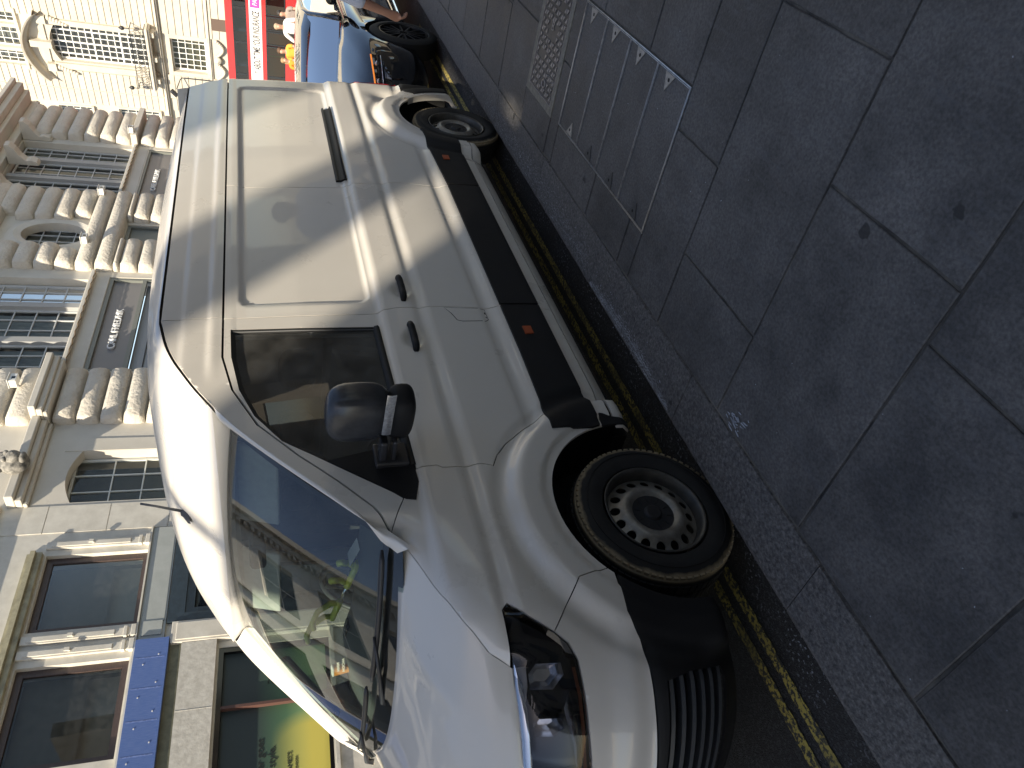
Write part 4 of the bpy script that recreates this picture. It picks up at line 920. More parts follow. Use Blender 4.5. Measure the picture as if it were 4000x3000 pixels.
b=MB(); b.box(-3,5.79,-0.10,-0.002,3.02,3.595); b.box(4.55,4.56,-0.104,-0.10,3.02,3.59); b.build('sign_board',mat('peeling_white',(0.60,0.58,0.52),rough=0.7,color2=(0.42,0.40,0.35),vscale=9,bump=0.3,bscale=20),A1)
b=MB(); b.box(5.80,6.22,-0.11,-0.002,-0.4,3.78); b.box(5.84,6.18,-0.13,-0.11,0.6,3.7); b.build('door_post',white_paint,A1,bevel=0.01)
# hoarding shop window
def poster_mat():
    m=bpy.data.materials.new('poster'); m.use_nodes=True; n=m.node_tree.nodes; l=m.node_tree.links; b=n['Principled BSDF']; b.inputs['Roughness'].default_value=0.5
    tc=n.new('ShaderNodeTexCoord'); sx=n.new('ShaderNodeSeparateXYZ'); l.new(tc.outputs['Object'],sx.inputs[0])
    g=n.new('ShaderNodeMapRange'); g.inputs['From Min'].default_value=2.35; g.inputs['From Max'].default_value=1.45; l.new(sx.outputs['Z'],g.inputs[0])
    r=n.new('ShaderNodeValToRGB'); r.color_ramp.elements[0].color=(0.028,0.042,0.042,1); r.color_ramp.elements[1].color=(0.22,0.36,0.16,1); e=r.color_ramp.elements.new(0.55); e.color=(0.07,0.15,0.08,1); l.new(g.outputs[0],r.inputs[0])
    d=n.new('ShaderNodeVectorMath'); d.operation='DISTANCE'; cb=n.new('ShaderNodeCombineXYZ'); l.new(sx.outputs['X'],cb.inputs[0]); l.new(sx.outputs['Z'],cb.inputs[2]); l.new(cb.outputs[0],d.inputs[0]); d.inputs[1].default_value=(3.50,0,1.45)
    c=n.new('ShaderNodeMapRange'); c.inputs['From Min'].default_value=0.92; c.inputs['From Max'].default_value=0.66; l.new(d.outputs['Value'],c.inputs[0])
    c2=n.new('ShaderNodeMapRange'); c2.inputs['From Min'].default_value=2.10; c2.inputs['From Max'].default_value=1.45; l.new(sx.outputs['Z'],c2.inputs[0])
    mu=n.new('ShaderNodeMath'); mu.operation='MULTIPLY'; l.new(c.outputs[0],mu.inputs[0]); l.new(c2.outputs[0],mu.inputs[1])
    mx=n.new('ShaderNodeMix'); mx.data_type='RGBA'; l.new(mu.outputs[0],mx.inputs[0]); l.new(r.outputs[0],mx.inputs[6]); mx.inputs[7].default_value=(0.58,0.50,0.10,1); l.new(mx.outputs[2],b.inputs['Base Color']); return m
hw=MB(); hw.box(1.2,5.67,0.02,0.10,2.90,2.98); hw.box(1.2,5.67,0.02,0.10,1.10,1.17); hw.box(5.58,5.67,0.02,0.10,1.17,2.90); hw.box(1.2,1.28,0.02,0.10,1.17,2.90); hf=hw.build('shop_window',gloss_black,A1)
b=MB(); b.box(4.54,4.59,0.0,0.10,1.17,2.90); b.box(2.9,2.96,0.02,0.10,1.17,2.90); b.build('mullion',mat('red_wood',(0.10,0.05,0.04),rough=0.5),hf)
b=MB(); b.box(1.25,5.62,0.105,0.13,1.12,2.95); b.build('poster',poster_mat(),hf)
cream=mat('poster_ink',(0.015,0.018,0.016),rough=0.6)
text('lettering','ver goes',0.17,cream,hf,(3.42,0.100,2.21),(R(90),0,0),extrude=0.002)
text('lettering','f style.',0.17,cream,hf,(3.42,0.100,2.03),(R(90),0,0),extrude=0.002)
text('lettering','AMES\'S',0.10,cream,hf,(3.42,0.100,1.77),(R(90),0,0),extrude=0.002)
text('lettering','ONDON',0.055,cream,hf,(3.42,0.100,1.68),(R(90),0,0),extrude=0.002)
text('lettering','THE',0.045,cream,hf,(4.93,0.100,2.13),(R(90),0,0),extrude=0.002)
text('lettering','CROWN',0.085,cream,hf,(4.93,0.100,2.03),(R(90),0,0),extrude=0.002)
b=MB(); b.box(-3,5.79,-0.06,-0.002,-0.4,1.02); b.box(-3,5.79,-0.12,-0.06,1.02,1.08); b.build('stall_riser',mat('pale_riser',(0.50,0.48,0.43),rough=0.8,var=0.25,vscale=5),A1)
# dark ornate doorway
dk=mat('blue_black_metal',(0.030,0.045,0.060),rough=0.35,metal=0.3,var=0.3,vscale=9,bump=0.2,bscale=30)
b=MB(); b.box(6.24,8.40,-0.08,-0.002,3.60,3.88); b.box(6.24,6.40,-0.08,-0.002,-0.4,3.60); b.box(8.24,8.40,-0.08,-0.002,-0.4,3.60); b.box(6.40,6.52,-0.04,0.10,-0.4,3.60); b.box(6.52,8.24,-0.04,0.10,3.45,3.60); pd=b.build('portal',dk,A1)
b=MB(); b.box(6.52,8.24,0.10,0.14,-0.4,3.45); b.box(6.75,8.0,0.08,0.10,0.6,3.2); 
for i in range(46):
    t=i/45
    for s_,z_ in ((6.64,0.5+2.85*t),(6.64+1.5*t,3.33)):
        b.tube([(s_+0.045*math.cos(a),0.085,z_+0.045*math.sin(a)) for a in [2*math.pi*k/8 for k in range(8)]],0.012,n=4,closed=True)
b.build('door',dk,pd,smooth=False)
b=MB(); [b.box(8.45,9.12,-0.016,-0.002,z_,z_+1.085) for z_ in (-0.3,0.8,1.9,3.0,4.1,5.2,6.3,7.4,8.5,9.6)]
for z in (3.35,4.3,5.25,6.2,7.2,8.2): b.box(8.45,9.12,-0.0125,-0.0120,z,z+0.012) if False else None
b.build('quoin_strip',white_paint,A1)
# ---- A2: rusticated stone building ----
A2=empty('rusticated_stone_building','pale stone building with bulging rusticated piers, metal windows and grey shop fascias','building',matrix=MA)
HA=[(9.20,10.62,4.2,6.15),(13.27,17.30,1.2,6.43),(13.27,17.15,6.95,10.3),(19.05,20.20,1.2,6.38),(18.72,20.02,7.34,9.03),(21.95,25.55,1.2,6.40),(22.0,25.45,6.92,10.3)]
for k in range(8): HA.append((9.8+2.3*k,11.0+2.3*k,12.4,14.8))
wall_with_holes('wall',9.12,28.1,-0.6,17.0,HA,0.6,stoneA,A2)
for h in HA[7:]: window(A2,*h,0.25,[(h[0]+h[1])/2],[13.2,14.0],white_paint,0.07)
def block(b,s0,s1,z0,z1,d,r=0.09):
    # bulging rusticated block standing out from the wall
    n=6; P=[]
    for i in range(n+1):
        a=math.pi*i/n; zz=(z0+z1)/2-(z1-z0)/2*0.97*math.cos(a); e=math.sin(a)**0.45
        P.append([(s0+r*(1-e),0.0,zz),(s0+r*(1-e)*0.6,-d*0.75*e,zz),(s0+r*0.9,-d*e,zz),(s0+(s1-s0)*.35,-d*e*1.03,zz),(s0+(s1-s0)*.65,-d*e*1.03,zz),(s1-r*0.9,-d*e,zz),(s1-r*(1-e)*0.6,-d*0.75*e,zz),(s1-r*(1-e),0.0,zz)])
    b.grid(P)
def pier(name,s0,s1,z0,z1,h,d):
    b=MB(); z=z0
    while z<z1-0.05: block(b,s0,s1,z,min(z+h,z1),d); z+=h
    return b.build(name,vermi,A2,smooth=True)
pier('rusticated_pier',11.43,13.17,0.2,6.72,0.465,0.26); pier('rusticated_pier',11.43,13.17,7.10,11.0,0.50,0.26)
pier('rusticated_pier',17.55,19.00,0.2,6.40,0.465,0.30); pier('rusticated_pier',20.30,21.82,0.2,6.40,0.465,0.30)
pier('rusticated_pier',25.75,27.95,0.2,6.75,0.465,0.34); pier('rusticated_pier',25.75,27.95,7.02,10.4,0.50,0.34)
b=MB(); block(b,17.55,21.82,6.40,6.88,0.32); block(b,17.55,21.82,6.90,7.36,0.32)
for k in range(5):
    z=7.36+0.50*k; block(b,17.55,18.62-(0.25 if k in(0,4) else 0)+ (0.0),z,z+0.5,0.30); block(b,20.12+(0.25 if k in (0,4) else 0),21.82,z,z+0.5,0.30)
block(b,17.55,21.82,9.62,10.3,0.34); b.build('rusticated_bay',vermi,A2,smooth=True)
b=MB()
for k in range(28):
    a=2*math.pi*k/28; a2=2*math.pi*(k+1)/28
    p=lambda a,r1,r2,y:(19.37+r1*math.cos(a),y,8.185+r2*math.sin(a))
    b.quad(p(a,0.62,0.84,-0.06),p(a2,0.62,0.84,-0.06),p(a2,0.80,1.02,-0.10),p(a,0.80,1.02,-0.10)); b.quad(p(a,0.62,0.84,-0.06),p(a2,0.62,0.84,-0.06),p(a2,0.62,0.84,0.2),p(a,0.62,0.84,0.2)); b.quad(p(a,0.80,1.02,-0.10),p(a2,0.80,1.02,-0.10),p(a2,1.15,1.25,0.0),p(a,1.15,1.25,0.0))
b.build('oval_surround',stoneA,A2,smooth=True)
metal_w=mat('metal_window',(0.52,0.53,0.52),rough=0.5,metal=0.0)
curtain=mat('curtain',(0.42,0.42,0.36),rough=0.9,color2=(0.10,0.11,0.11),vscale=1.6,stretch=(2.5,1,0.6))
for (s0,s1) in ((13.30,14.52),(14.72,15.98),(16.18,17.10),(22.05,23.05),(23.25,24.30),(24.50,25.42)):
    w_=s1-s0; window(A2,s0,s1,6.97,10.25,0.22,[s0+w_*.33,s0+w_*.67],[7.45,7.95,8.45,8.95,9.45,9.9],metal_w,0.06,room_d=0.12,rm=curtain)
b=MB()
for s in (14.52,15.98,23.05,24.30): b.box(s,s+0.20,0.10,0.35,6.95,10.3)
b.build('mullion_piers',mat('mullion_grey',(0.36,0.36,0.35),rough=0.6),A2) if False else None
for s in (14.52,15.98,23.05,24.30):
    q=MB(); q.box(s,s+0.20,0.10,0.35,6.95,10.3); q.build('mullion',mat('mullion_grey',(0.36,0.36,0.35),rough=0.6),A2)
window(A2,18.72,20.02,7.34,9.03,0.2,[19.05,19.37,19.70],[7.75,8.18,8.6],metal_w,0.05,room_d=0.12,rm=curtain)
signg=mat('grey_fascia',(0.20,0.19,0.185),rough=0.45); frameg=mat('grey_green_frame',(0.17,0.18,0.16),rough=0.5)
for (s0,s1,st,sz) in ((13.27,17.30,14.20,0.245),(21.95,25.55,22.60,0.225)):
    b=MB(); b.box(s0,s1,0.02,0.10,6.33,6.43); b.box(s0,s0+0.10,0.02,0.10,1.2,6.33); b.box(s1-0.10,s1,0.02,0.10,1.2,6.33); b.box(s0+0.1,s1-0.1,0.02,0.12,5.50,5.60); fr=b.build('shopfront',frameg,A2)
    b=MB(); b.box(s0+0.1,s1-0.1,0.10,0.16,5.60,6.33); b.build('fascia',signg,fr)
    text('lettering','CARL FRIEDRIK',sz,mat('sign_white',(0.75,0.75,0.73),rough=0.5),fr,(st,0.06,5.90),(R(90),0,0),extrude=0.02,sx=1.0,bold=0.0015)
    b=MB()
    for k in range(24): b.box(s0+0.1,s1-0.1,0.14,0.20,1.3+0.17*k,1.3+0.17*k+0.12)
    b.box(s0+0.1,s1-0.1,0.20,0.24,1.2,5.5); b.build('roller_shutter',mat('shutter_grey',(0.20,0.22,0.25),rough=0.45,metal=0.4),fr)
    b=MB(); b.box(s0,s1,-0.01,0.02,6.44,6.90); b.build('lintel',stoneA,A2)
b=MB(); b.box(19.05,20.20,0.12,0.2,1.2,6.38); b.box(19.05,19.13,0.04,0.12,1.2,6.38); b.box(20.12,20.20,0.04,0.12,1.2,6.38); b.box(19.13,20.12,0.04,0.12,6.28,6.38); b.build('small_shopfront',frameg,A2)
b=MB(); b.box(9.12,11.40,-0.10,-0.002,6.66,6.74); b.box(9.12,11.40,-0.22,-0.002,6.74,6.86); b.box(9.12,11.40,-0.34,-0.002,6.86,7.02)
b.box(11.40,13.25,-0.42,-0.002,6.72,6.80); b.box(11.40,13.25,-0.50,-0.002,6.80,6.92); b.box(11.40,13.25,-0.60,-0.002,6.92,7.06)
b.build('string_course',stoneA,A2,bevel=0.02)
b=MB(); b.box(25.65,28.1,-0.46,-0.002,6.78,6.98); b.build('string_course',stoneA,A2,bevel=0.02)
b=MB(); b.box(13.25,17.5,-0.12,-0.002,6.80,6.90); b.build('string_course',stoneA,A2,bevel=0.02)
b=MB(); b.box(21.85,25.65,-0.12,-0.002,6.80,6.90)
b.build('string_course',stoneA,A2,bevel=0.02)
b=MB(); b.box(12,28.3,-0.9,-0.002,10.75,10.95); b.box(12,28.3,-0.65,-0.002,10.6,10.75); b.box(12,28.3,-0.25,-0.002,10.35,10.6); b.box(12,28.3,-1.05,-0.002,10.95,11.1)
b.build('main_cornice',stoneA,A2,bevel=0.02)
b=MB()
for k in range(3):
    s=22.0+1.9*k; b.tube([(s,-0.05,9.5),(s,-0.30,9.75),(s,-0.50,10.1),(s,-0.72,10.35)],[0.12,0.16,0.20,0.22],n=8)
b.build('scroll_brackets',stoneA,A2) if False else None
for k in range(3):
    s=21.9+1.9*k; q=MB(); q.prism([(-0.01,9.45),(-0.14,9.50),(-0.20,9.66),(-0.16,9.80),(-0.30,9.95),(-0.52,10.06),(-0.66,10.20),(-0.66,10.33),(-0.01,10.33)],s-0.17,s+0.17,plane='yz'); q.build('scroll_bracket',stoneA,A2,bevel=0.02)
# arched window beside the painted shop
b=MB(); n_=16
for k in range(n_):
    t0,t1=k/n_,(k+1)/n_
    f=lambda t:(9.20+1.42*t,5.80+0.35*math.sin(math.pi*min(1,0.15+0.7*t)))
    a,c=f(t0),f(t1); b.add([(a[0],-0.002,a[1]),(c[0],-0.002,c[1]),(c[0],-0.002,6.16),(a[0],-0.002,6.16),(a[0],0.24,a[1]),(c[0],0.24,c[1])],[(0,1,2,3),(0,1,5,4)])
b.build('window_arch',stoneA,A2); window(A2,9.22,10.60,4.2,6.13,0.25,[9.68,10.14],[4.75,5.35],mat('window_white',(0.62,0.64,0.60),rough=0.5),0.055)
b=MB(); b.box(10.62,10.98,-0.02,-0.002,3.6,6.3); b.build('window_jamb',stoneA,A2)
# sculpted lion head (a carved keystone)
lh=MB(); 
for (x,y,z,rx,ry,rz) in ((0,0,0,.26,.20,.30),(0,-.16,-.04,.15,.14,.15),(-.09,-.20,.10,.06,.05,.05),(.09,-.20,.10,.06,.05,.05),(-.2,-.02,.22,.09,.06,.09),(.2,-.02,.22,.09,.06,.09),(0,-.27,-.05,.05,.04,.04),(0,-.15,-.2,.13,.1,.07)):
    ell(x,y,z,rx,ry,rz,bm=lh,n=16,m=10,px=2.0)
o=lh.build('lion_head',mat('weathered_stone',(0.36,0.34,0.30),rough=0.9,color2=(0.06,0.06,0.055),vscale=9,bump=0.6,bscale=30),A2,smooth=True); o.location=(9.95,-0.42,7.02)
# cctv cameras
cw=mat('camera_white',(0.70,0.70,0.66),rough=0.5)
def cctv(s,z,label,first=[None],y=-0.42):
    M_=MA@Matrix.Translation((s,y,z))
    if first[0] is None:
        e=empty('security_camera',label,'security camera','white security cameras on the stone facade',matrix=M_)
        b=MB(); b.box(-0.13,0.13,-0.10,0.10,-0.06,0.09); b.box(-0.15,0.15,-0.13,0.12,0.09,0.11); b.build('housing',cw,e,bevel=0.01)
        b=MB(); b.tube([(0,0.10,-0.02),(0,0.30,-0.12),(0,0.36,-0.12)],0.02,n=8); b.build('bracket',mat('cam_bracket',(0.2,0.2,0.2)),e)
        b=MB(); b.box(-0.05,0.03,-0.104,-0.10,-0.03,0.04); b.build('lens',gloss_black,e)
        first[0]=e
    else:
        e=first[0].copy(); col.objects.link(e); e.matrix_world=M_; e['label']=label
        for c in first[0].children:
            d=c.copy(); col.objects.link(d); d.parent=e
    return e
cctv(12.46,7.55,'white security camera above the cornice of the pier nearest the painted shop'); cctv(18.60,7.20,'white security camera under the near side of the oval window'); cctv(21.50,7.22,'white security camera on the far side of the oval window'); cctv(25.9,6.95,'white security camera on the farthest rusticated pier',y=-0.55)
# cable run along the lintels
for s0,s1,nm in ((13.2,17.4,'cable draped along the ledge over the nearer shop fascia'),(21.85,25.6,'cable draped along the ledge over the farther shop fascia')):
    b=MB(); b.tube([(s0+(s1-s0)*i/40,-0.13,6.79+0.02*math.sin(i*1.9)) for i in range(41)],0.014,n=5); o=b.build('cable',mat('cable_brown',(0.16,0.11,0.06),rough=0.8),None,matrix=MA); tag(o,nm,'cable','cables on the stone facade')
# ---- B: big sunlit stone facade across the end ----
MBm=frame((45,0,0),79)
stoneB=mat('portland_stone',(0.60,0.555,0.46),rough=0.85,color2=(0.52,0.475,0.385),vscale=0.8,bump=0.12,bscale=10)
B=empty('grand_stone_building','sunlit pale stone building with a tall arched window and iron balcony','building',matrix=MBm)
winw=mat('sash_white',(0.80,0.80,0.76),rough=0.5); groom=mat('grey_room',(0.34,0.34,0.32),rough=0.9,color2=(0.16,0.16,0.16),vscale=1)
HB=[(12.88,15.02,9.42,14.62),(12.83,14.93,6.25,8.20),(12.30,13.15,16.2,18.3),(13.35,14.55,16.2,18.3),(14.75,15.60,16.2,18.3)]
HB+=[(18.0,19.05,16.35,17.75),(18.0,19.05,13.22,15.05),(17.9,19.05,9.38,11.70),(17.9,19.05,5.9,8.1),(12.8,14.95,1.0,4.6),(17.9,19.05,1.2,4.4),(8.9,9.9,9.4,11.7),(8.9,9.9,13.2,15.0),(6,7.2,6.2,8.1)]
for k in range(4): HB.append((20.5+2.6*k,21.8+2.6*k,9.4,11.7)); HB.append((20.5+2.6*k,21.8+2.6*k,13.2,15.0)); HB.append((20.5+2.6*k,21.8+2.6*k,5.9,8.1))
wall_with_holes('wall',-8,34,-1,21,HB,0.6,stoneB,B,sg=-1)
b=MB()
# channelled masonry: raised courses with open joints between them
def courses(s0,s1,z0,z1,h,y,gap=0.03):
    z=z0
    while z<z1-0.05:
        b.box(s0,s1,0.002,y,z+gap/2,min(z+h-gap/2,z1)); z+=h
courses(10.0,12.45,8.95,20.5,0.358,0.07); courses(15.55,16.75,8.95,20.5,0.358,0.07); courses(16.80,17.72,8.95,20.5,0.358,0.035)
courses(10.0,12.55,1.0,8.6,0.40,0.10); courses(15.15,16.75,1.0,8.6,0.40,0.10); courses(16.80,17.62,1.0,8.6,0.40,0.05); courses(19.3,34,9.0,20.5,0.358,0.05); courses(-8,9.9,1.0,20.5,0.40,0.05) if False else None
b.build('channelled_masonry',stoneB,B,bevel=0.012,seg=1)
b=MB(); b.box(-8,34,0.002,0.22,8.64,8.74); b.box(-8,34,0.002,0.32,8.74,8.80); b.box(-8,17.7,0.002,0.16,6.0,6.08); b.box(-8,34,0.002,0.10,5.93,6.0)
b.box(12.5,12.80,0.002,0.16,9.0,14.6); b.box(15.10,15.45,0.002,0.16,9.0,14.6)
b.box(12.55,12.83,0.002,0.05,6.1,8.4); b.box(14.93,15.2,0.002,0.05,6.1,8.4); b.box(12.55,15.2,0.002,0.06,8.2,8.45)
for (s0,s1,z0,z1) in HB[5:9]: b.box(s0-0.15,s1+0.15,0.002,0.16,z0-0.16,z0-0.02); b.box(s0-0.12,s0-0.0,0.002,0.05,z0,z1); b.box(s1,s1+0.12,0.002,0.05,z0,z1)
b.box(12.15,15.75,0.002,0.14,16.0,16.12); b.build('mouldings',stoneB,B,bevel=0.01,seg=1)
# arched head and segmental hood
b=MB(); n_=20
for k in range(n_):
    f=lambda t:(12.88+2.14*t,14.0+0.62*math.sin(math.pi*(0.12+0.76*t))**0.9)
    a,c=f(k/n_),f((k+1)/n_); b.add([(a[0],0.05,a[1]),(c[0],0.05,c[1]),(c[0],0.05,14.75),(a[0],0.05,14.75),(a[0],-0.4,a[1]),(c[0],-0.4,c[1])],[(0,1,2,3),(0,1,5,4)])
b.build('window_arch',stoneB,B)
b=MB(); P=[]
for i in range(25):
    t=i/24; s=12.12+3.95*t; z=15.05+0.95*math.sin(math.pi*t)**0.8
    P.append([(s,0.002,z-0.30),(s,0.30,z-0.26),(s,0.42,z-0.14),(s,0.62,z-0.10),(s,0.66,z),(s,0.002,z+0.08)])
b.grid(P); b.box(12.3,12.75,0.002,0.30,14.55,15.0); b.box(15.15,15.6,0.002,0.30,14.55,15.0); b.box(13.78,14.15,0.002,0.36,14.5,15.6); b.box(12.8,15.1,0.002,0.12,14.75,15.05)
for i in range(2):
    for k in range(7): ell(12.42+2.95*i+0.05*k*(1 if i==0 else 1),0.16,14.4-0.14*k,0.16-.012*k,0.12,0.12,bm=b,n=8,m=5,px=2)
b.build('segmental_hood',stoneB,B)
window(B,12.88,15.02,9.42,14.62,0.30,[12.88+2.14*(i+1)/6 for i in range(5)],[9.42+0.372*(i+1) for i in range(13)],winw,0.09,sg=-1,rm=groom)
b=MB(); 
for s in (13.24,13.95,14.66): b.box(s-0.035,s+0.035,-0.36,-0.27,9.5,14.6)
for z in (10.95,12.40): b.box(12.95,14.95,-0.36,-0.265,z-0.04,z+0.04)
b.build('window_posts',winw,B)
window(B,12.83,14.93,6.25,8.20,0.30,[12.83+2.1*(i+1)/6 for i in range(5)],[6.64,7.03,7.42,7.81],winw,0.08,sg=-1,rm=mat('yellow_blind',(0.34,0.32,0.20),rough=0.9))
for (s0,s1,z0,z1) in HB[2:]:
    w_=s1-s0; window(B,s0,s1,z0,z1,0.28,[s0+w_*(i+1)/3 for i in range(2)] if w_<1.7 else [s0+w_*(i+1)/6 for i in range(5)],[z0+(z1-z0)*(i+1)/5 for i in range(4)],winw,0.07,sg=-1,rm=groom)
# balcony
b=MB(); b.box(12.05,15.95,0.002,0.85,9.26,9.40); b.box(12.10,15.90,0.002,0.75,9.16,9.26); b.build('balcony_slab',stoneB,B,bevel=0.02)
for s in (12.5,14.0,15.4):
    b=MB(); b.box(s-0.14,s+0.14,0.02,0.62,8.95,9.16); b.box(s-0.12,s+0.12,0.02,0.35,8.82,8.95); b.build('bracket',stoneB,B,bevel=0.02)
iron2=mat('wrought_iron',(0.02,0.02,0.022),rough=0.5)
b=MB()
for (z) in (9.45,10.18): b.tube([(12.15,0.05,z),(12.15,0.78,z),(15.85,0.78,z),(15.85,0.05,z)],0.025,n=5)
for i in range(27):
    s=12.25+3.5*i/26; 
    b.tube([(s+0.07*math.sin(k*0.9+i),0.78,9.45+0.73*k/10) for k in range(11)],0.013,n=4)
    for z in (9.65,9.9): b.tube([(s+0.06*math.cos(a),0.78,z+0.06*math.sin(a)) for a in [2*math.pi*k/7 for k in range(7)]],0.010,n=4,closed=True)
rl=b.build('balcony_railing',iron2,B)
for s in (12.15,15.85):
    b=MB(); b.lathe([(10.15,0.03),(10.3,0.02),(10.42,0.02),(10.46,0.10),(10.56,0.12),(10.66,0.07),(10.74,0.0)],n=10,axis='z',c=(s,0.78,0)); b.build('lantern_finial',iron2,rl,smooth=True)
# plaque and garland
b=MB(); b.box(11.28,11.98,0.10,0.14,4.9,5.80); b.build('plaque',mat('brown_plaque',(0.14,0.095,0.07),rough=0.5),B)
b=MB()
for sgn in (-1,1):
    for k in range(13):
        t=k/12; ell(13.85+sgn*(0.25+0.95*t),0.14,5.62-0.35*math.sin(math.pi*t),0.10,0.10,0.09,bm=b,n=8,m=6,px=2)
ell(13.85,0.16,5.58,0.24,0.14,0.22,bm=b,n=12,m=8,px=2); ell(13.85,0.22,5.60,0.12,0.12,0.12,bm=b,n=10,m=7,px=2)
b.build('carved_garland',stoneB,B,smooth=True)
# floodlight on an arm
fl=empty('floodlight','dark floodlight on a thin arm fixed beside the lower window of the grand building','floodlight',matrix=MBm)
b=MB(); b.tube([(15.18,0.25,6.0),(15.18,0.25,7.75),(15.25,0.35,7.85),(15.62,0.8,8.05)],0.03,n=6); b.build('arm',iron2,fl)
M_=Matrix.Translation((15.82,0.95,8.20))@Matrix.Rotation(R(40),4,'Y'); b=MB(); b.box(-0.22,0.22,-0.12,0.12,-0.10,0.10,0,M_); b.build('lamp_head',iron2,fl,bevel=0.03)
# ---- near side of the street: reflected terrace throws shade, added blocks shape the light ----
nb_m=mat('near_stone',(0.40,0.36,0.30),rough=0.85,color2=(0.33,0.30,0.25),vscale=1)
def terrace(x0,x1,H,label,levels):
    NB=empty('near_side_building',label,'building',loc=(0,-4.95,0))
    HN=[]; k=0
    while x0+0.7+2.8*k+1.4<x1-0.3:
        for z in levels: HN.append((x0+0.7+2.8*k,x0+2.1+2.8*k,z,z+2.4))
        k+=1
    wall_with_holes('wall',x0,x1,-0.2,H,HN,0.5,nb_m,NB,sg=-1)
    for h in HN:
        b=MB(); b.box(h[0],h[1],-0.25,-0.22,h[2],h[3]); b.box((h[0]+h[1])/2-0.04,(h[0]+h[1])/2+0.04,-0.22,-0.19,h[2],h[3]); b.build('window',gloss_black,NB)
    b=MB(); b.box(x0,x1,0.002,0.35,H-0.4,H); b.build('cornice',nb_m,NB)
terrace(-11.9,-1.0,13.8,'tall tan stone terrace behind the camera, seen only in reflections',(1.0,5.0,8.5,12.0))
terrace(-0.9,0.8,5.0,'low garden wall block behind the camera, seen only in reflections',()) if False else None
WG=empty('bounce_wing','unseen cream wing added to bounce warm sunlight onto the van','building',loc=(12.0,0,0))
wall_with_holes('wall',-16,-5.0,-0.2,9.0,[(-15+2.6*k,-13.6+2.6*k,z,z+1.9) for k in range(4) for z in (1.2,5.2)],0.5,mat('bounce_cream',(0.30,0.27,0.22),rough=0.85,var=0.15,vscale=1),WG,sg=-1)  # added wall, out of view, as a warm fill for the van side
WG.rotation_euler=(0,0,R(90))
BK=empty('sky_blocker_row','unseen stone row added to cut low sky light on the van','building',loc=(0,-8.2,0))
wall_with_holes('wall',-0.9,11.4,-0.2,8.0,[(0.2+2.6*k,1.5+2.6*k,z,z+1.9) for k in range(4) for z in (1.2,4.8)],0.5,nb_m,BK,sg=-1)  # added out of view to hold back low sky light
EB=empty('shade_block','unseen tall stone block added behind the camera to shade the van','building',loc=(-12,0,0))
b=MB(); b.box(-10,0,-11,-2.85,-0.5,14.25); b.build('wall',nb_m,EB)  # added blocker, its top edge shaped to shade bonnet and lower van side
for y_ in (-10.0,-7.6,-5.2):
    for z in (1.5,5.0,8.5,11.5):
        b=MB(); b.box(0.002,0.05,y_,y_+1.3,z,z+1.9); b.build('window',gloss_black,EB)
b=MB(); b.box(-0.10,0,-11,-2.85,15.0,15.85); b.box(-0.10,0,-11,-2.85,17.15,22.6); b.build('shade_slabs',nb_m,EB)  # added slabs whose gaps cut the sun into diagonal bands on the van
for y in (-3.4,-10.5):
    b=MB(); b.box(-0.22,-0.11,y-0.05,y+0.05,14.25,22.0); b.build('shade_slab_post',iron2,EB)  # props for the added slabs
# ---------------- black car behind the van ----------------
carp=mat('car_black',(0.006,0.006,0.007),rough=0.06,spec=0.6,coat=1.0)
car=empty('black_car','glossy black car with multi-spoke wheels parked behind the van','car',loc=(0,0,0))
CY=0.02
def car_sec(x):
    # returns (sill z, half width low, belt z, half width belt, top z)
    top=smooth_tab([(5.62,0.56),(5.72,0.70),(5.95,0.80),(6.4,0.885),(6.95,0.955),(7.4,0.97),(9.6,0.97),(10.3,0.92),(10.45,0.80)],x)
    hw=smooth_tab([(5.62,0.62),(5.70,0.76),(5.85,0.86),(6.1,0.92),(6.6,0.945),(9.6,0.945),(10.3,0.86),(10.45,0.70)],x)
    return top,hw
b=MB(); P=[]
XS=[5.62,5.66,5.70,5.78,5.86,5.95]+[6.05+0.1*i for i in range(43)]+[10.40,10.45]
for x in XS:
    top,hw=car_sec(x); row=[]
    half=[(hw*0.86,0.20),(hw*0.97,0.30),(hw,0.45),(hw*0.995,0.58),(hw*0.985,top-0.17),(hw*0.965,top-0.10),(hw*0.90,top-0.045),(hw*0.78,top-0.012),(hw*0.70,top-0.006),(hw*0.62,top+0.012),(hw*0.3,top+0.028),(0,top+0.03)]
    ax=None
    for cx in (6.45,9.45):
        d=abs(x-cx)
        if d<0.40:
            za=0.36+math.sqrt(max(0,0.40**2-d*d))
            half=[(y if z>za else min(y,hw*0.985),max(z,za) if z<za else z) for y,z in half]
    row=[(x,CY-y,z) for y,z in half]+[(x,CY+y,z) for y,z in half[::-1][1:]]
    P.append(row)
b.grid(P); b.add(P[0],[tuple(range(len(P[0])))]); b.add(P[-1],[tuple(range(len(P[-1])))]); body=b.build('body',carp,car,auto=50)
# cabin
def cab(x0,x1,z0,z1,h0,h1): return None
b=MB()
RXs=[(7.62,1.235),(7.75,1.275),(8.1,1.315),(8.6,1.32),(9.1,1.28),(9.5,1.21)]
P=[]
for x,z in RXs: P.append([(x,CY+y,z+0.02*(1-(y/0.60)**2)-(0.03 if abs(y)>0.6 else 0)) for y in (-0.66,-0.62,-0.45,-0.2,0,0.2,0.45,0.62,0.66)])
b.grid(P); b.build('roof',carp,car,smooth=True)
cglass=glass_mat('car_glass',(0.18,0.20,0.20),boost=2.2)
b=MB(); P=[]
for i in range(9):
    t=i/8; P.append([(6.88+0.76*t+0.16*(abs(a)**2.2)*(1-0.4*t),CY+a*(0.80-0.17*t),0.955+0.285*t+0.02*math.sin(math.pi*t)+0.012*(1-a*a)) for a in [-1+2*j/12 for j in range(13)]])
b.grid(P); b.build('windscreen',cglass,car,smooth=True)
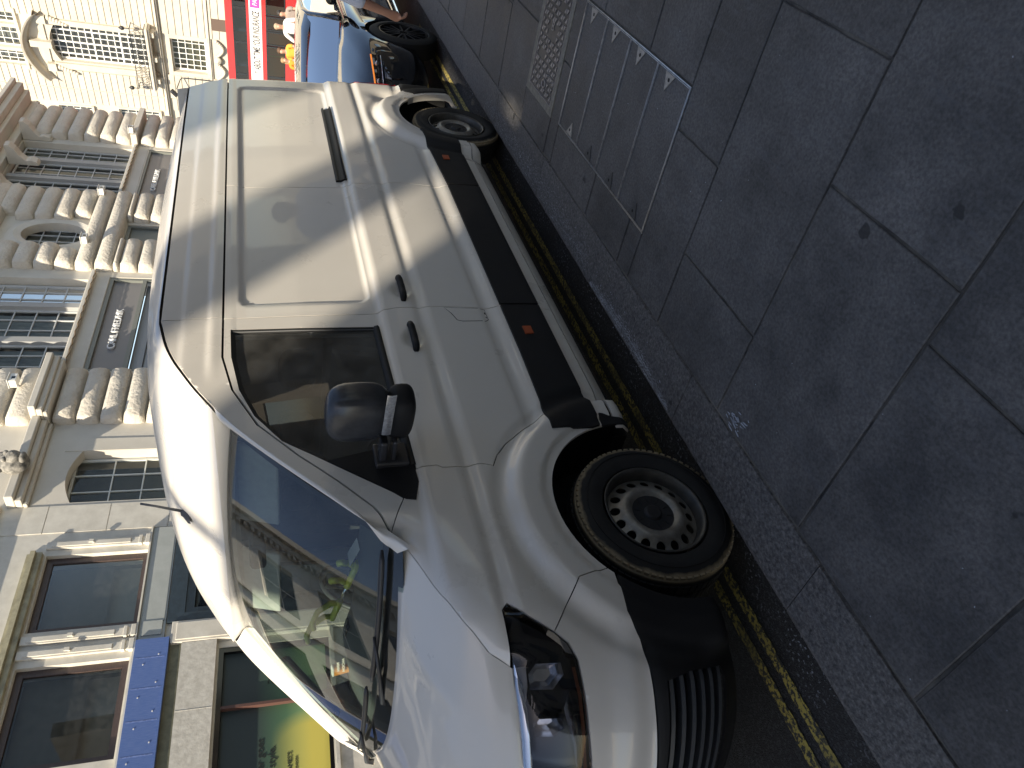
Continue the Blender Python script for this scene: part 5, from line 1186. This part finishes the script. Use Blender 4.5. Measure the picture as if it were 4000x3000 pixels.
for sy in (-1,1):
    b=MB(); b.add([(7.04,CY+sy*0.89,0.975),(9.75,CY+sy*0.89,0.985),(9.35,CY+sy*0.67,1.23),(8.6,CY+sy*0.655,1.295),(7.9,CY+sy*0.655,1.275),(7.62,CY+sy*0.675,1.225)],[(0,1,2,3,4,5)]); b.build('side_window',cglass,car)
    b=MB(); b.tube([(6.93,CY+sy*0.86,0.965),(7.28,CY+sy*0.77,1.10),(7.62,CY+sy*0.68,1.235),(7.85,CY+sy*0.66,1.285),(8.6,CY+sy*0.655,1.31),(9.4,CY+sy*0.67,1.235),(9.85,CY+sy*0.88,0.98)],0.028,n=8); b.build('roof_rail',carp,car,smooth=True)
    b=MB(); b.tube([(7.02,CY+sy*0.905,0.968),(7.4,CY+sy*0.91,0.978),(9.8,CY+sy*0.90,0.985)],0.010,n=6); b.build('waist_strip',chrome,car)
    b=MB(); b.tube([(6.80,CY+sy*0.948,0.33),(7.6,CY+sy*0.952,0.30),(9.05,CY+sy*0.952,0.30)],0.014,n=6); b.build('sill_strip',chrome,car)
    b=MB(); ell(7.16,CY+sy*1.03,1.04,0.07,0.11,0.065,bm=b,n=16,m=10,px=2.6); b.tube([(7.18,CY+sy*0.86,0.98),(7.17,CY+sy*0.98,1.0)],0.02,n=6); b.build('door_mirror',carp,car,smooth=True)
    # headlights
    b=MB(); P=[]
    for i in range(9):
        t=i/8; y=0.50+0.37*t; x=5.625+0.02*t+0.20*t**2.2; zt=0.715+0.055*t; zb=0.655+0.03*t
        P.append([(x-0.010,CY+sy*y,zt),(x-0.022,CY+sy*y,(zt+zb)/2),(x-0.015,CY+sy*y,zb)])
    b.grid(P); h=b.build('headlight',mat('car_lamp',(0.02,0.02,0.022),rough=0.08,coat=1),car,smooth=True)
    b=MB(); b.tube([(5.60+0.02*t+0.20*t**2.2,CY+sy*(0.52+0.35*t),0.722+0.055*t) for t in [k/8 for k in range(9)]],0.008,n=6); b.build('indicator',mat('car_amber',(0.75,0.22,0.03),rough=0.3,emit=0.6),h,smooth=True)
    b=MB(); b.tube([(5.595+0.02*t+0.20*t**2.2,CY+sy*(0.52+0.35*t),0.648+0.035*t) for t in [k/8 for k in range(9)]],0.005,n=6); b.build('lamp_trim',chrome,h,smooth=True)
    for t in (0.15,0.5,0.85):
        b=MB(); ell(5.588+0.02*t+0.20*t**2.2,CY+sy*(0.50+0.37*t),0.690+0.04*t,0.012,0.026,0.016,bm=b,n=12,m=8,px=2.2); b.build('projector',bright,h,smooth=True)
b=MB(); b.tube([(5.62,CY-0.66,0.30),(5.60,CY-0.66,0.46),(5.60,CY-0.60,0.51),(5.60,CY+0.60,0.51),(5.60,CY+0.66,0.46),(5.62,CY+0.66,0.30)],0.008,n=6)
for z in (0.36,0.43): b.tube([(5.605,CY-0.62,z),(5.60,CY+0.62,z)],0.006,n=6)
b.build('grille_bars',chrome,car,smooth=True)
b=MB(); b.add([(5.58,CY-0.26,0.40),(5.58,CY+0.26,0.40),(5.58,CY+0.26,0.51),(5.58,CY-0.26,0.51)],[(0,1,2,3)]); b.build('number_plate',mat('plate_white',(0.6,0.6,0.58),rough=0.4),car) if False else None
def car_wheel(x,sy):
    e=bpy.data.objects.new('wheel',None); col.objects.link(e); e.parent=car; e.location=(x,CY+sy*0.84,0.36); e.rotation_euler=(0,0,0 if sy<0 else math.pi)
    b=MB(); b.lathe([(0.10,0.25),(-0.09,0.25),(-0.105,0.27),(-0.10,0.32),(-0.08,0.352),(0.08,0.352),(0.10,0.32),(0.10,0.25)],n=48); b.build('tyre',mat('car_tyre',(0.012,0.012,0.012),rough=0.8),e,auto=30)
    b=MB(); b.lathe([(-0.098,0.255),(-0.10,0.245),(-0.07,0.24),(0.08,0.235)],n=48); b.lathe([(-0.07,0.0),(-0.075,0.05),(-0.05,0.06)],n=20)
    for k in range(14):
        M=Matrix.Rotation(2*math.pi*k/14,4,'Y'); b.box(0.04,0.243,-0.088,-0.065,-0.008,0.008,0,M)
    b.build('rim',mat('dark_alloy',(0.03,0.03,0.032),rough=0.3,metal=0.6),e,auto=30)
    b=MB(); b.lathe([(-0.03,0.0),(-0.03,0.24)],n=24); b.build('hub_back',liner_m,e)
for x in (6.45,9.45):
    for sy in (-1,1): car_wheel(x,sy)
car.location=(0,0,0.0); car.rotation_euler=(0,0,0)
# ---------------- bus ----------------
MU=frame((32,0,0),79)
red=mat('bus_red',(0.62,0.035,0.035),rough=0.30,coat=0.5,var=0.1,vscale=1)
bus=empty('double_decker_bus','red double decker bus with a white advert band crossing at the end of the street','bus',matrix=MU)
busglass=glass_mat('bus_glass',(0.35,0.38,0.36),boost=1.2)
b=MB(); Z0=0.42
S0,S1=2.0,12.5
b.box(S0,S1,-2.3,-0.001,3.84,4.13); b.box(S0,S1,-0.06,-0.001,3.25,3.30) if False else None
b.box(S0,S1,-0.05,-0.001,3.17,3.28); b.box(S0,S1,-0.05,-0.001,2.50,2.67); b.box(S0,6.80,-0.05,-0.001,0.55,1.68); b.box(8.12,S1,-0.05,-0.001,0.55,1.70); b.box(S0,S1,-2.3,-2.25,0.55,4.0); b.box(S0,S0+0.1,-2.25,-0.06,0.55,3.84); b.box(S1-0.1,S1,-2.25,-0.06,0.55,3.84); b.box(S0+.1,S1-.1,-2.25,-0.10,0.55,0.70); b.box(S0+.1,S1-.1,-2.25,-0.10,2.52,2.62)
bb=b.build('body',red,bus)
b=MB(); b.box(S0,S1,-0.055,-0.001,2.67,3.17); b.build('advert_band',mat('advert_white',(0.80,0.79,0.76),rough=0.4),bus)
tx=mat('advert_ink',(0.04,0.04,0.045),rough=0.5)
text('lettering','ABOUT TIME YOUR INSURANCE',0.40,tx,bus,(9.30,0.006,2.77),(R(90),0,R(180)),extrude=0.003,shear=0.25,sx=0.45,bold=0.004)
text('lettering','T',0.30,tx,bus,(9.50,0.006,2.80),(R(90),0,R(180)),extrude=0.003,shear=0.25,sx=0.60)
b=MB(); b.box(5.75,6.52,0.0,0.004,2.74,3.12); pk=b.build('advert_block',mat('advert_pink',(0.70,0.08,0.38),rough=0.5),bus)
text('lettering','PAID',0.26,mat('advert_light',(0.85,0.85,0.85),rough=0.5),bus,(6.44,0.012,2.84),(R(90),0,R(180)),extrude=0.003,shear=0.2,sx=0.8)
frm=mat('bus_frame',(0.03,0.03,0.032),rough=0.4)
for (z0,z1,ss_) in ((3.28,3.84,[2.1,3.6,5.1,6.6,8.1,9.6,11.1,12.4]),(1.70,2.50,[8.15,9.6,11.1,12.4]),(1.70,2.50,[2.1,3.6,5.2,6.78])):
    for a,c in zip(ss_,ss_[1:]):
        b=MB(); b.box(a,a+0.05,-0.05,-0.005,z0,z1); b.box(c-0.05,c,-0.05,-0.005,z0,z1); b.box(a+.05,c-.05,-0.05,-0.005,z0,z0+0.04); b.box(a+.05,c-.05,-0.05,-0.005,z1-0.04,z1); f=b.build('window',frm,bus)
        b=MB(); b.quad((a+.03,-0.02,z0+.02),(c-.03,-0.02,z0+.02),(c-.03,-0.02,z1-.02),(a+.03,-0.02,z1-.02)); b.build('pane',busglass,f)
for a,c in ((6.82,7.45),(7.47,8.10)):
    b=MB(); b.box(a,a+0.06,-0.04,0.0,0.55,2.50); b.box(c-0.06,c,-0.04,0.0,0.55,2.50); b.box(a+.06,c-.06,-0.04,0,2.42,2.50); b.box(a+.06,c-.06,-0.04,0,0.55,0.65); f=b.build('door',frm,bus)
    b=MB(); b.quad((a+.03,-0.02,.6),(c-.03,-0.02,.6),(c-.03,-0.02,2.45),(a+.03,-0.02,2.45)); b.build('pane',busglass,f)
# interior rails, seats
b=MB()
for s in (3,4.4,5.9,7.46,8.9,10.4): b.tube([(s,-0.6,0.7),(s,-0.6,2.5)],0.03,n=6)
b.build('grab_poles',mat('pole_yellow',(0.5,0.4,0.1),rough=0.4),bus)
for lv in (1.0,3.05):
    for k in range(6):
        b=MB(); s=2.8+1.6*k
        if 6.5<s<8.3 and lv<2: continue
        b.box(s,s+0.12,-1.1,-0.2,lv,lv+0.75); b.build('seat',mat('bus_seat',(0.06,0.06,0.12),rough=0.9),bus)
b=MB(); 
for s,z,r_ in ((5.75,1.32,0.10),(5.75,1.12,0.10)): b.prism([(s+r_*math.cos(a),z+r_*math.sin(a)) for a in [2*math.pi*k/20 for k in range(20)]],0.0,0.004)
b.build('round_stickers',mat('sticker_blue',(0.25,0.32,0.65),rough=0.5),bus)
for s in (3.6,10.6):
    b=MB(); b.lathe([(-0.3,0.3),(-0.05,0.30),(-0.02,0.42),(-0.02,0.5),(-0.3,0.5)],n=32,c=(s,0,0.78)); b.build('wheel',MATS['tyre_rubber'],bus)
# ---------------- people ----------------
skin_m=mat('skin',(0.50,0.29,0.20),rough=0.55,var=0.12,vscale=20)
def skinned(name,verts,edges,radii,m,parent,sub=2,root=0,matrix=None):
    me=bpy.data.meshes.new(name); me.from_pydata([tuple(v) for v in verts],edges,[]); me.materials.append(m)
    o=bpy.data.objects.new(name,me); col.objects.link(o)
    if parent: o.parent=parent
    if matrix is not None: o.matrix_world=matrix
    o.modifiers.new('skin','SKIN')
    bpy.context.view_layer.objects.active=o
    sl=me.skin_vertices[0].data if me.skin_vertices else None
    if sl is None:
        bm=bmesh.new(); bm.from_mesh(me); bm.verts.layers.skin.verify(); bm.to_mesh(me); bm.free(); sl=me.skin_vertices[0].data
    for i,r_ in enumerate(radii):
        sl[i].radius=(r_,r_) if not isinstance(r_,tuple) else r_; sl[i].use_root=(i==root)
    s=o.modifiers.new('sub','SUBSURF'); s.levels=sub; s.render_levels=sub
    dg=bpy.context.evaluated_depsgraph_get(); dg.update()
    m2=bpy.data.meshes.new_from_object(o.evaluated_get(dg)); o.modifiers.clear(); o.data=m2
    for p_ in m2.polygons: p_.use_smooth=True
    if not m2.materials: m2.materials.append(m)
    return o
def person(M_,label,shirt,trousers,hair,h=1.75,arms=None,group=None,face=0.0,long_hair=False,sleeve='short',shirt2=None):
    """figure facing local -Y; arms: dict side->(elbow, hand) in local coordinates"""
    k=h/1.75
    S=lambda *a:Vector(a)*k
    arms=arms or {-1:(S(-0.25,0.0,1.12),S(-0.24,-0.14,0.88)),1:(S(0.25,0.0,1.12),S(0.24,-0.14,0.88))}
    V=[S(0,0,0.95),S(0,0,1.12),S(0,0.01,1.32),S(0,0.015,1.44),S(0,0.0,1.50),S(0,-0.015,1.60),S(0,-0.01,1.69)]
    Rr=[(.145,.10),(.125,.09),(.165,.105),(.10,.075),(.05,.05),(.078,.092),(.065,.075)]
    E=[(0,1),(1,2),(2,3),(3,4),(4,5),(5,6)]
    for sd_ in (-1,1):
        b0=len(V); e_,hh=arms[sd_]; 
        V+=[S(sd_*0.185,0.01,1.41),e_,hh,hh+(hh-e_).normalized()*0.07*k,hh+(hh-e_).normalized()*0.14*k]
        Rr+=[.055,.040,.028,.036,.018]; E+=[(3,b0),(b0,b0+1),(b0+1,b0+2),(b0+2,b0+3),(b0+3,b0+4)]
        l0=len(V); V+=[S(sd_*0.09,0,0.86),S(sd_*0.10,-0.02,0.50),S(sd_*0.11,0.02,0.09),S(sd_*0.12,-0.12,0.04)]
        Rr+=[.085,.055,.038,.035]; E+=[(0,l0),(l0,l0+1),(l0+1,l0+2),(l0+2,l0+3)]
    Rr=[(tuple(x*k for x in r_) if isinstance(r_,tuple) else r_*k) for r_ in Rr]
    o=skinned('person',V,E,Rr,skin_m,None,matrix=M_); tag(o,label,'person',group)
    # nose and ears are pushed out of the same surface
    for v in o.data.vertices:
        p=v.co
        if p.y<-0.07*k and abs(p.x)<0.016*k and 1.575*k<p.z<1.625*k: v.co.y-=0.022*k
        if p.y<-0.07*k and 0.02*k<abs(p.x)<0.05*k and 1.615*k<p.z<1.65*k: v.co.y+=0.010*k
    # shirt
    V2=[S(0,0,0.93),S(0,0,1.12),S(0,0.01,1.32),S(0,0.015,1.445)]; R2=[(.165,.125),(.15,.115),(.185,.125),(.105,.085)]; E2=[(0,1),(1,2),(2,3)]
    for sd_ in (-1,1):
        e_,hh=arms[sd_]; b0=len(V2); sh=S(sd_*0.19,0.01,1.41); V2+=[sh,sh.lerp(e_,0.55 if sleeve=='short' else 0.98)]; R2+=[.072,.062 if sleeve=='short' else .055]; E2+=[(3,b0),(b0,b0+1)]
        if sleeve=='long': V2.append(e_.lerp(hh,0.9)); R2.append(.04); E2.append((b0+1,b0+2))
    R2=[(tuple(x*k for x in r_) if isinstance(r_,tuple) else r_*k) for r_ in R2]
    skinned('shirt',V2,E2,R2,shirt,o)
    V3=[S(0,0,0.93)]; R3=[(.155,.12)]; E3=[]
    for sd_ in (-1,1):
        b0=len(V3); V3+=[S(sd_*0.095,0,0.84),S(sd_*0.10,-0.02,0.50),S(sd_*0.11,0.02,0.10)]; R3+=[.10,.075,.062]; E3+=[(0,b0),(b0,b0+1),(b0+1,b0+2)]
    R3=[(tuple(x*k for x in r_) if isinstance(r_,tuple) else r_*k) for r_ in R3]
    skinned('trousers',V3,E3,R3,trousers,o)
    b=MB(); ell(0,0.022*k,1.675*k,0.088*k,0.095*k,0.080*k,bm=b,n=18,m=12,px=2.1)
    if long_hair: ell(0,0.07*k,1.53*k,0.10*k,0.06*k,0.17*k,bm=b,n=14,m=10,px=2.2)
    b.build('hair',hair,o,smooth=True)
    for sd_ in (-1,1):
        b=MB(); b.tube([S(sd_*0.12,0.05,0.03),S(sd_*0.12,-0.05,0.035),S(sd_*0.12,-0.17,0.025)],[.045*k,.05*k,.035*k],n=8); b.build('shoe',mat('shoe_dark',(0.03,0.03,0.03),rough=0.6),o,smooth=True)
    return o
orange=mat('orange_cotton',(0.85,0.26,0.03),rough=0.85,var=0.15,vscale=15); ochre=mat('ochre_cotton',(0.82,0.36,0.05),rough=0.85,var=0.15,vscale=15)
taupe=mat('taupe_cotton',(0.30,0.25,0.22),rough=0.9,var=0.15,vscale=15); whitec=mat('white_cotton',(0.78,0.77,0.74),rough=0.9); navy=mat('dark_denim',(0.03,0.035,0.05),rough=0.9,var=0.2); redc=mat('red_cotton',(0.50,0.04,0.05),rough=0.85)
h_grey=mat('hair_sandy',(0.42,0.30,0.20),rough=0.7); h_dark=mat('hair_dark',(0.03,0.025,0.022),rough=0.6); h_brown=mat('hair_brown',(0.12,0.065,0.035),rough=0.65,var=0.3,vscale=30); h_fair=mat('hair_fair',(0.38,0.24,0.12),rough=0.65,var=0.3,vscale=30)
def PM(x,y,z,yaw): return RY@Matrix.Translation((x,y,z))@Matrix.Rotation(R(yaw),4,'Z')
grp='people gathered in front of the bus'
person(PM(22.0,3.74,0.30,-70),'person with short sandy hair in a white long-sleeved top, hand on hip',whitec,navy,h_grey,1.76,arms={-1:(Vector((-0.36,0.08,1.16)),Vector((-0.20,-0.04,0.98))),1:(Vector((0.25,-0.02,1.12)),Vector((0.2,-0.15,0.95)))},group=grp,sleeve='long')
person(PM(22.5,3.52,0.28,-100),'person with dark hair in a taupe t-shirt, forearm lifted, carrying a pale bag',taupe,navy,h_dark,1.70,arms={-1:(Vector((-0.22,-0.05,1.12)),Vector((-0.15,-0.26,1.02))),1:(Vector((0.23,-0.03,1.10)),Vector((0.18,-0.24,0.98)))},group=grp)
person(PM(22.0,4.42,0.30,-100),'person with curly brown hair in an ochre t-shirt with arms folded over a red bag',ochre,navy,h_brown,1.68,arms={-1:(Vector((-0.24,-0.06,1.10)),Vector((-0.05,-0.24,1.05))),1:(Vector((0.24,-0.06,1.10)),Vector((0.02,-0.25,1.0)))},group=grp)
person(PM(22.3,4.78,0.28,-60),'person with long fair hair in an orange t-shirt at the left of the group',orange,navy,h_fair,1.60,arms={-1:(Vector((-0.23,-0.05,1.05)),Vector((-0.10,-0.24,1.02))),1:(Vector((0.23,-0.05,1.05)),Vector((0.10,-0.26,1.02)))},group=grp,long_hair=True)
b=MB(); ell(0,0,0,0.13,0.08,0.14,bm=b,n=14,m=9,px=2.6); o=b.build('shoulder_bag',mat('bag_cream',(0.72,0.68,0.55),rough=0.8),None,smooth=True,matrix=PM(21.85,3.50,1.16,0)); tag(o,'cream bag hanging at the hip of the person in taupe','bag')
b=MB(); ell(0,0,0,0.10,0.22,0.17,bm=b,n=14,m=9,px=2.6); o=b.build('shoulder_bag',redc,None,smooth=True,matrix=PM(21.80,4.44,1.12,0)); tag(o,'red bag held by the person in ochre','bag')
# ---------------- passer-by whose arm swings into the picture ----------------
PBx,PBy=4.40,-2.00
pb=PM(0,0,0,0)
sky_shirt=mat('pale_blue_shirt',(0.55,0.60,0.72),rough=0.85,var=0.08,vscale=30)
k=1.0
def W(x,y,z): return Vector((x,y,z))
# body facing +x (walking away), left arm forward and towards the road
V=[W(0,0,1.07),W(0,0,1.24),W(0.0,0,1.44),W(0,0,1.56),W(0.01,0,1.62),W(0.03,0,1.73),W(0.02,0,1.81)]
Rr=[(.105,.15),(.10,.13),(.11,.17),(.08,.11),(.052,.052),(.092,.078),(.075,.065)]; E=[(0,1),(1,2),(2,3),(3,4),(4,5),(5,6)]
sh=W(0.0,0.19,1.51); el=W(-0.02,0.305,1.17); wr=W(0.0,0.392,0.872)
# forearm and hand of the near arm
d=(wr-el).normalized()
pal=wr+d*0.045; pal2=wr+d*0.088
b0=len(V); V+=[sh,el,el.lerp(wr,0.35),wr,pal,pal2]; Rr+=[.06,.043,.042,(.026,.030),(.022,.040),(.017,.040)]; E+=[(3,b0)]+[(b0+i,b0+i+1) for i in range(5)]
# palm faces the body; fingers curl
side=Vector((0,0,1)).cross(d); side.normalize(); nrm=d.cross(side); nrm.normalize()
curl=(Vector((0.35,-0.75,-0.35))).normalized()
spread=(d.cross(curl)).normalized()
for i,(off,ln) in enumerate(((-0.030,0.070),(-0.010,0.080),(0.011,0.075),(0.030,0.058))):
    base=pal2+spread*off+d*0.006
    p1=base+(d*0.80+curl*0.55).normalized()*ln*0.48; p2=p1+(d*0.25+curl*0.95).normalized()*ln*0.32; p3=p2+(curl*0.9-d*0.35).normalized()*ln*0.26
    b1=len(V); V+=[base,p1,p2,p3]; Rr+=[.0095,.0085,.0078,.0065]; E+=[(b0+5,b1),(b1,b1+1),(b1+1,b1+2),(b1+2,b1+3)]
b1=len(V); t0=wr+d*0.030-spread*0.030+curl*0.006; t1=t0+(d*0.7-spread*0.35+curl*0.6).normalized()*0.036; t2=t1+(d*0.6+curl*0.8+spread*0.2).normalized()*0.030
V+=[t0,t1,t2]; Rr+=[.013,.0105,.0085]; E+=[(b0+4,b1),(b1,b1+1),(b1+1,b1+2)]
b2=len(V); V+=[W(0,-0.19,1.53),W(-0.06,-0.25,1.25),W(0.02,-0.24,1.0),W(0.03,-0.235,0.93)]; Rr+=[.06,.043,.028,.035]; E+=[(3,b2),(b2,b2+1),(b2+1,b2+2),(b2+2,b2+3)]
for sy,fx in ((1,0.18),(-1,-0.20)):
    l0=len(V); V+=[W(0,sy*0.09,0.97),W(fx*0.6,sy*0.10,0.60),W(fx*0.8,sy*0.10,0.21),W(fx*0.8+0.14,sy*0.10,0.16)]; Rr+=[.09,.058,.042,.035]; E+=[(0,l0),(l0,l0+1),(l0+1,l0+2),(l0+2,l0+3)]
pz=Matrix.Translation((PBx,PBy,0.0))
pbm=mat('arm_skin',(0.46,0.25,0.17),rough=0.5,color2=(0.38,0.19,0.125),vscale=9,bump=0.1,bscale=120)
o=skinned('person',V,E,Rr,pbm,None,sub=2,matrix=pz); tag(o,'passer-by in a pale blue shirt, bare forearm and relaxed hand beside the black car','person')
V2=[W(0,0,1.0),W(0,0,1.24),W(0,0,1.44),W(0,0,1.57),sh,sh.lerp(el,0.55),el.lerp(wr,0.42),W(0,-0.19,1.53),W(-0.06,-0.25,1.25)]
skinned('shirt',V2,[(0,1),(1,2),(2,3),(3,4),(4,5),(5,6),(3,7),(7,8)],[(.135,.18),(.125,.16),(.14,.19),(.10,.12),.078,.066,.060,.078,.06],sky_shirt,o)
V3=[W(0,0,1.02),W(0,0.095,0.94),W(0.10,0.10,0.60),W(0.14,0.10,0.22),W(0,-0.095,0.94),W(-0.12,-0.10,0.60),W(-0.16,-0.10,0.22)]
skinned('trousers',V3,[(0,1),(1,2),(2,3),(0,4),(4,5),(5,6)],[(.13,.165),.105,.08,.065,.105,.08,.065],navy,o)
b=MB(); ell(0.0,0,1.80,0.10,0.088,0.085,bm=b,n=18,m=12,px=2.1); b.build('hair',h_brown,o,smooth=True)
for sy,fx in ((1,0.14),(-1,-0.16)):
    b=MB(); b.tube([(fx-0.05,sy*0.10,0.155),(fx+0.06,sy*0.10,0.16),(fx+0.19,sy*0.10,0.15)],[.045,.05,.035],n=8); b.build('shoe',mat('shoe_dark',(0.03,0.03,0.03),rough=0.6),o,smooth=True)
# ---------------- things on the dashboard ----------------
cup=empty('paper_cup','orange and white paper coffee cup lettered MOCHA, standing on the dashboard','cup',loc=(0.42,0.775,1.485))
cup.scale=(0.8,0.8,0.8)
b=MB(); b.lathe([(0.0,0.0),(0.0,0.028),(0.105,0.040)],n=28,axis='z'); b.build('cup_body',mat('cup_orange',(0.62,0.26,0.06),rough=0.6),cup,smooth=False,auto=40)
b=MB(); b.lathe([(0.103,0.0415),(0.112,0.0425),(0.114,0.036),(0.118,0.030),(0.118,0.0)],n=28,axis='z'); b.build('lid',mat('lid_white',(0.75,0.75,0.72),rough=0.5),cup,auto=40)
text('lettering','MMM',0.026,mat('cup_cream',(0.8,0.75,0.65),rough=0.6),cup,(-0.032,-0.032,0.065),(R(87),0,R(-40)),extrude=0.001,bold=0.0006)
text('lettering','MOCHA',0.024,mat('cup_cream',(0.8,0.75,0.65),rough=0.6),cup,(-0.036,-0.026,0.030),(R(87),0,R(-40)),extrude=0.001,bold=0.0006)
lk=empty('steering_lock','yellow-green hooked steering lock lying on the dashboard by the steering wheel','steering lock',loc=(0.45,0.06,1.535))
lk.rotation_euler=(R(13),0,0)
ym=mat('lock_yellow',(0.62,0.68,0.06),rough=0.35,coat=0.4)
def hook(x,y,s,parent):
    b=MB(); b.tube([(x,y,0),(x+0.01,y+0.02*s,0.04),(x-0.02,y+0.05*s,0.10),(x-0.05,y+0.10*s,0.115),(x-0.07,y+0.13*s,0.10)],[0.015,0.016,0.015,0.015,0.013],n=10); b.build('hook',ym,parent,smooth=True)
for y,s in ((-0.20,-1),(-0.06,-1),(0.10,1),(0.22,1)): hook(0.0,y,s,lk)
b=MB(); b.tube([(0,-0.24,0),(0,-0.04,0)],0.017,n=10); b.tube([(0,0.08,0),(0,0.24,0)],0.017,n=10); b.build('sleeve',ym,lk,smooth=True)
b=MB(); b.tube([(0,-0.10,0.0),(0,0.12,0.0)],0.009,n=8); b.build('bar',chrome,lk,smooth=True)
b=MB(); b.quad((0.40,-0.34,1.489),(0.50,-0.30,1.489),(0.49,-0.20,1.53),(0.39,-0.23,1.53)); o=b.build('paper_sheet',mat('paper_white',(0.7,0.7,0.68),rough=0.8),None); tag(o,'loose white paper lying on the dashboard top','paper')
kf=MB(); ell(0,0,0,0.035,0.018,0.010,bm=kf,n=12,m=8,px=2.5); kf.tube([(0.03,0,0),(0.09,0.02,0)],0.006,n=6); kf.tube([(-0.03,0,0),(-0.10,-0.03,0),(-0.13,0.02,0)],0.005,n=6); o=kf.build('key_fob',gloss_black,None,smooth=True); o.location=(0.42,0.36,1.515); o.rotation_euler=(0,0,R(70)); tag(o,'black key fob with its strap on the dashboard, between the lock and the cup','key fob')
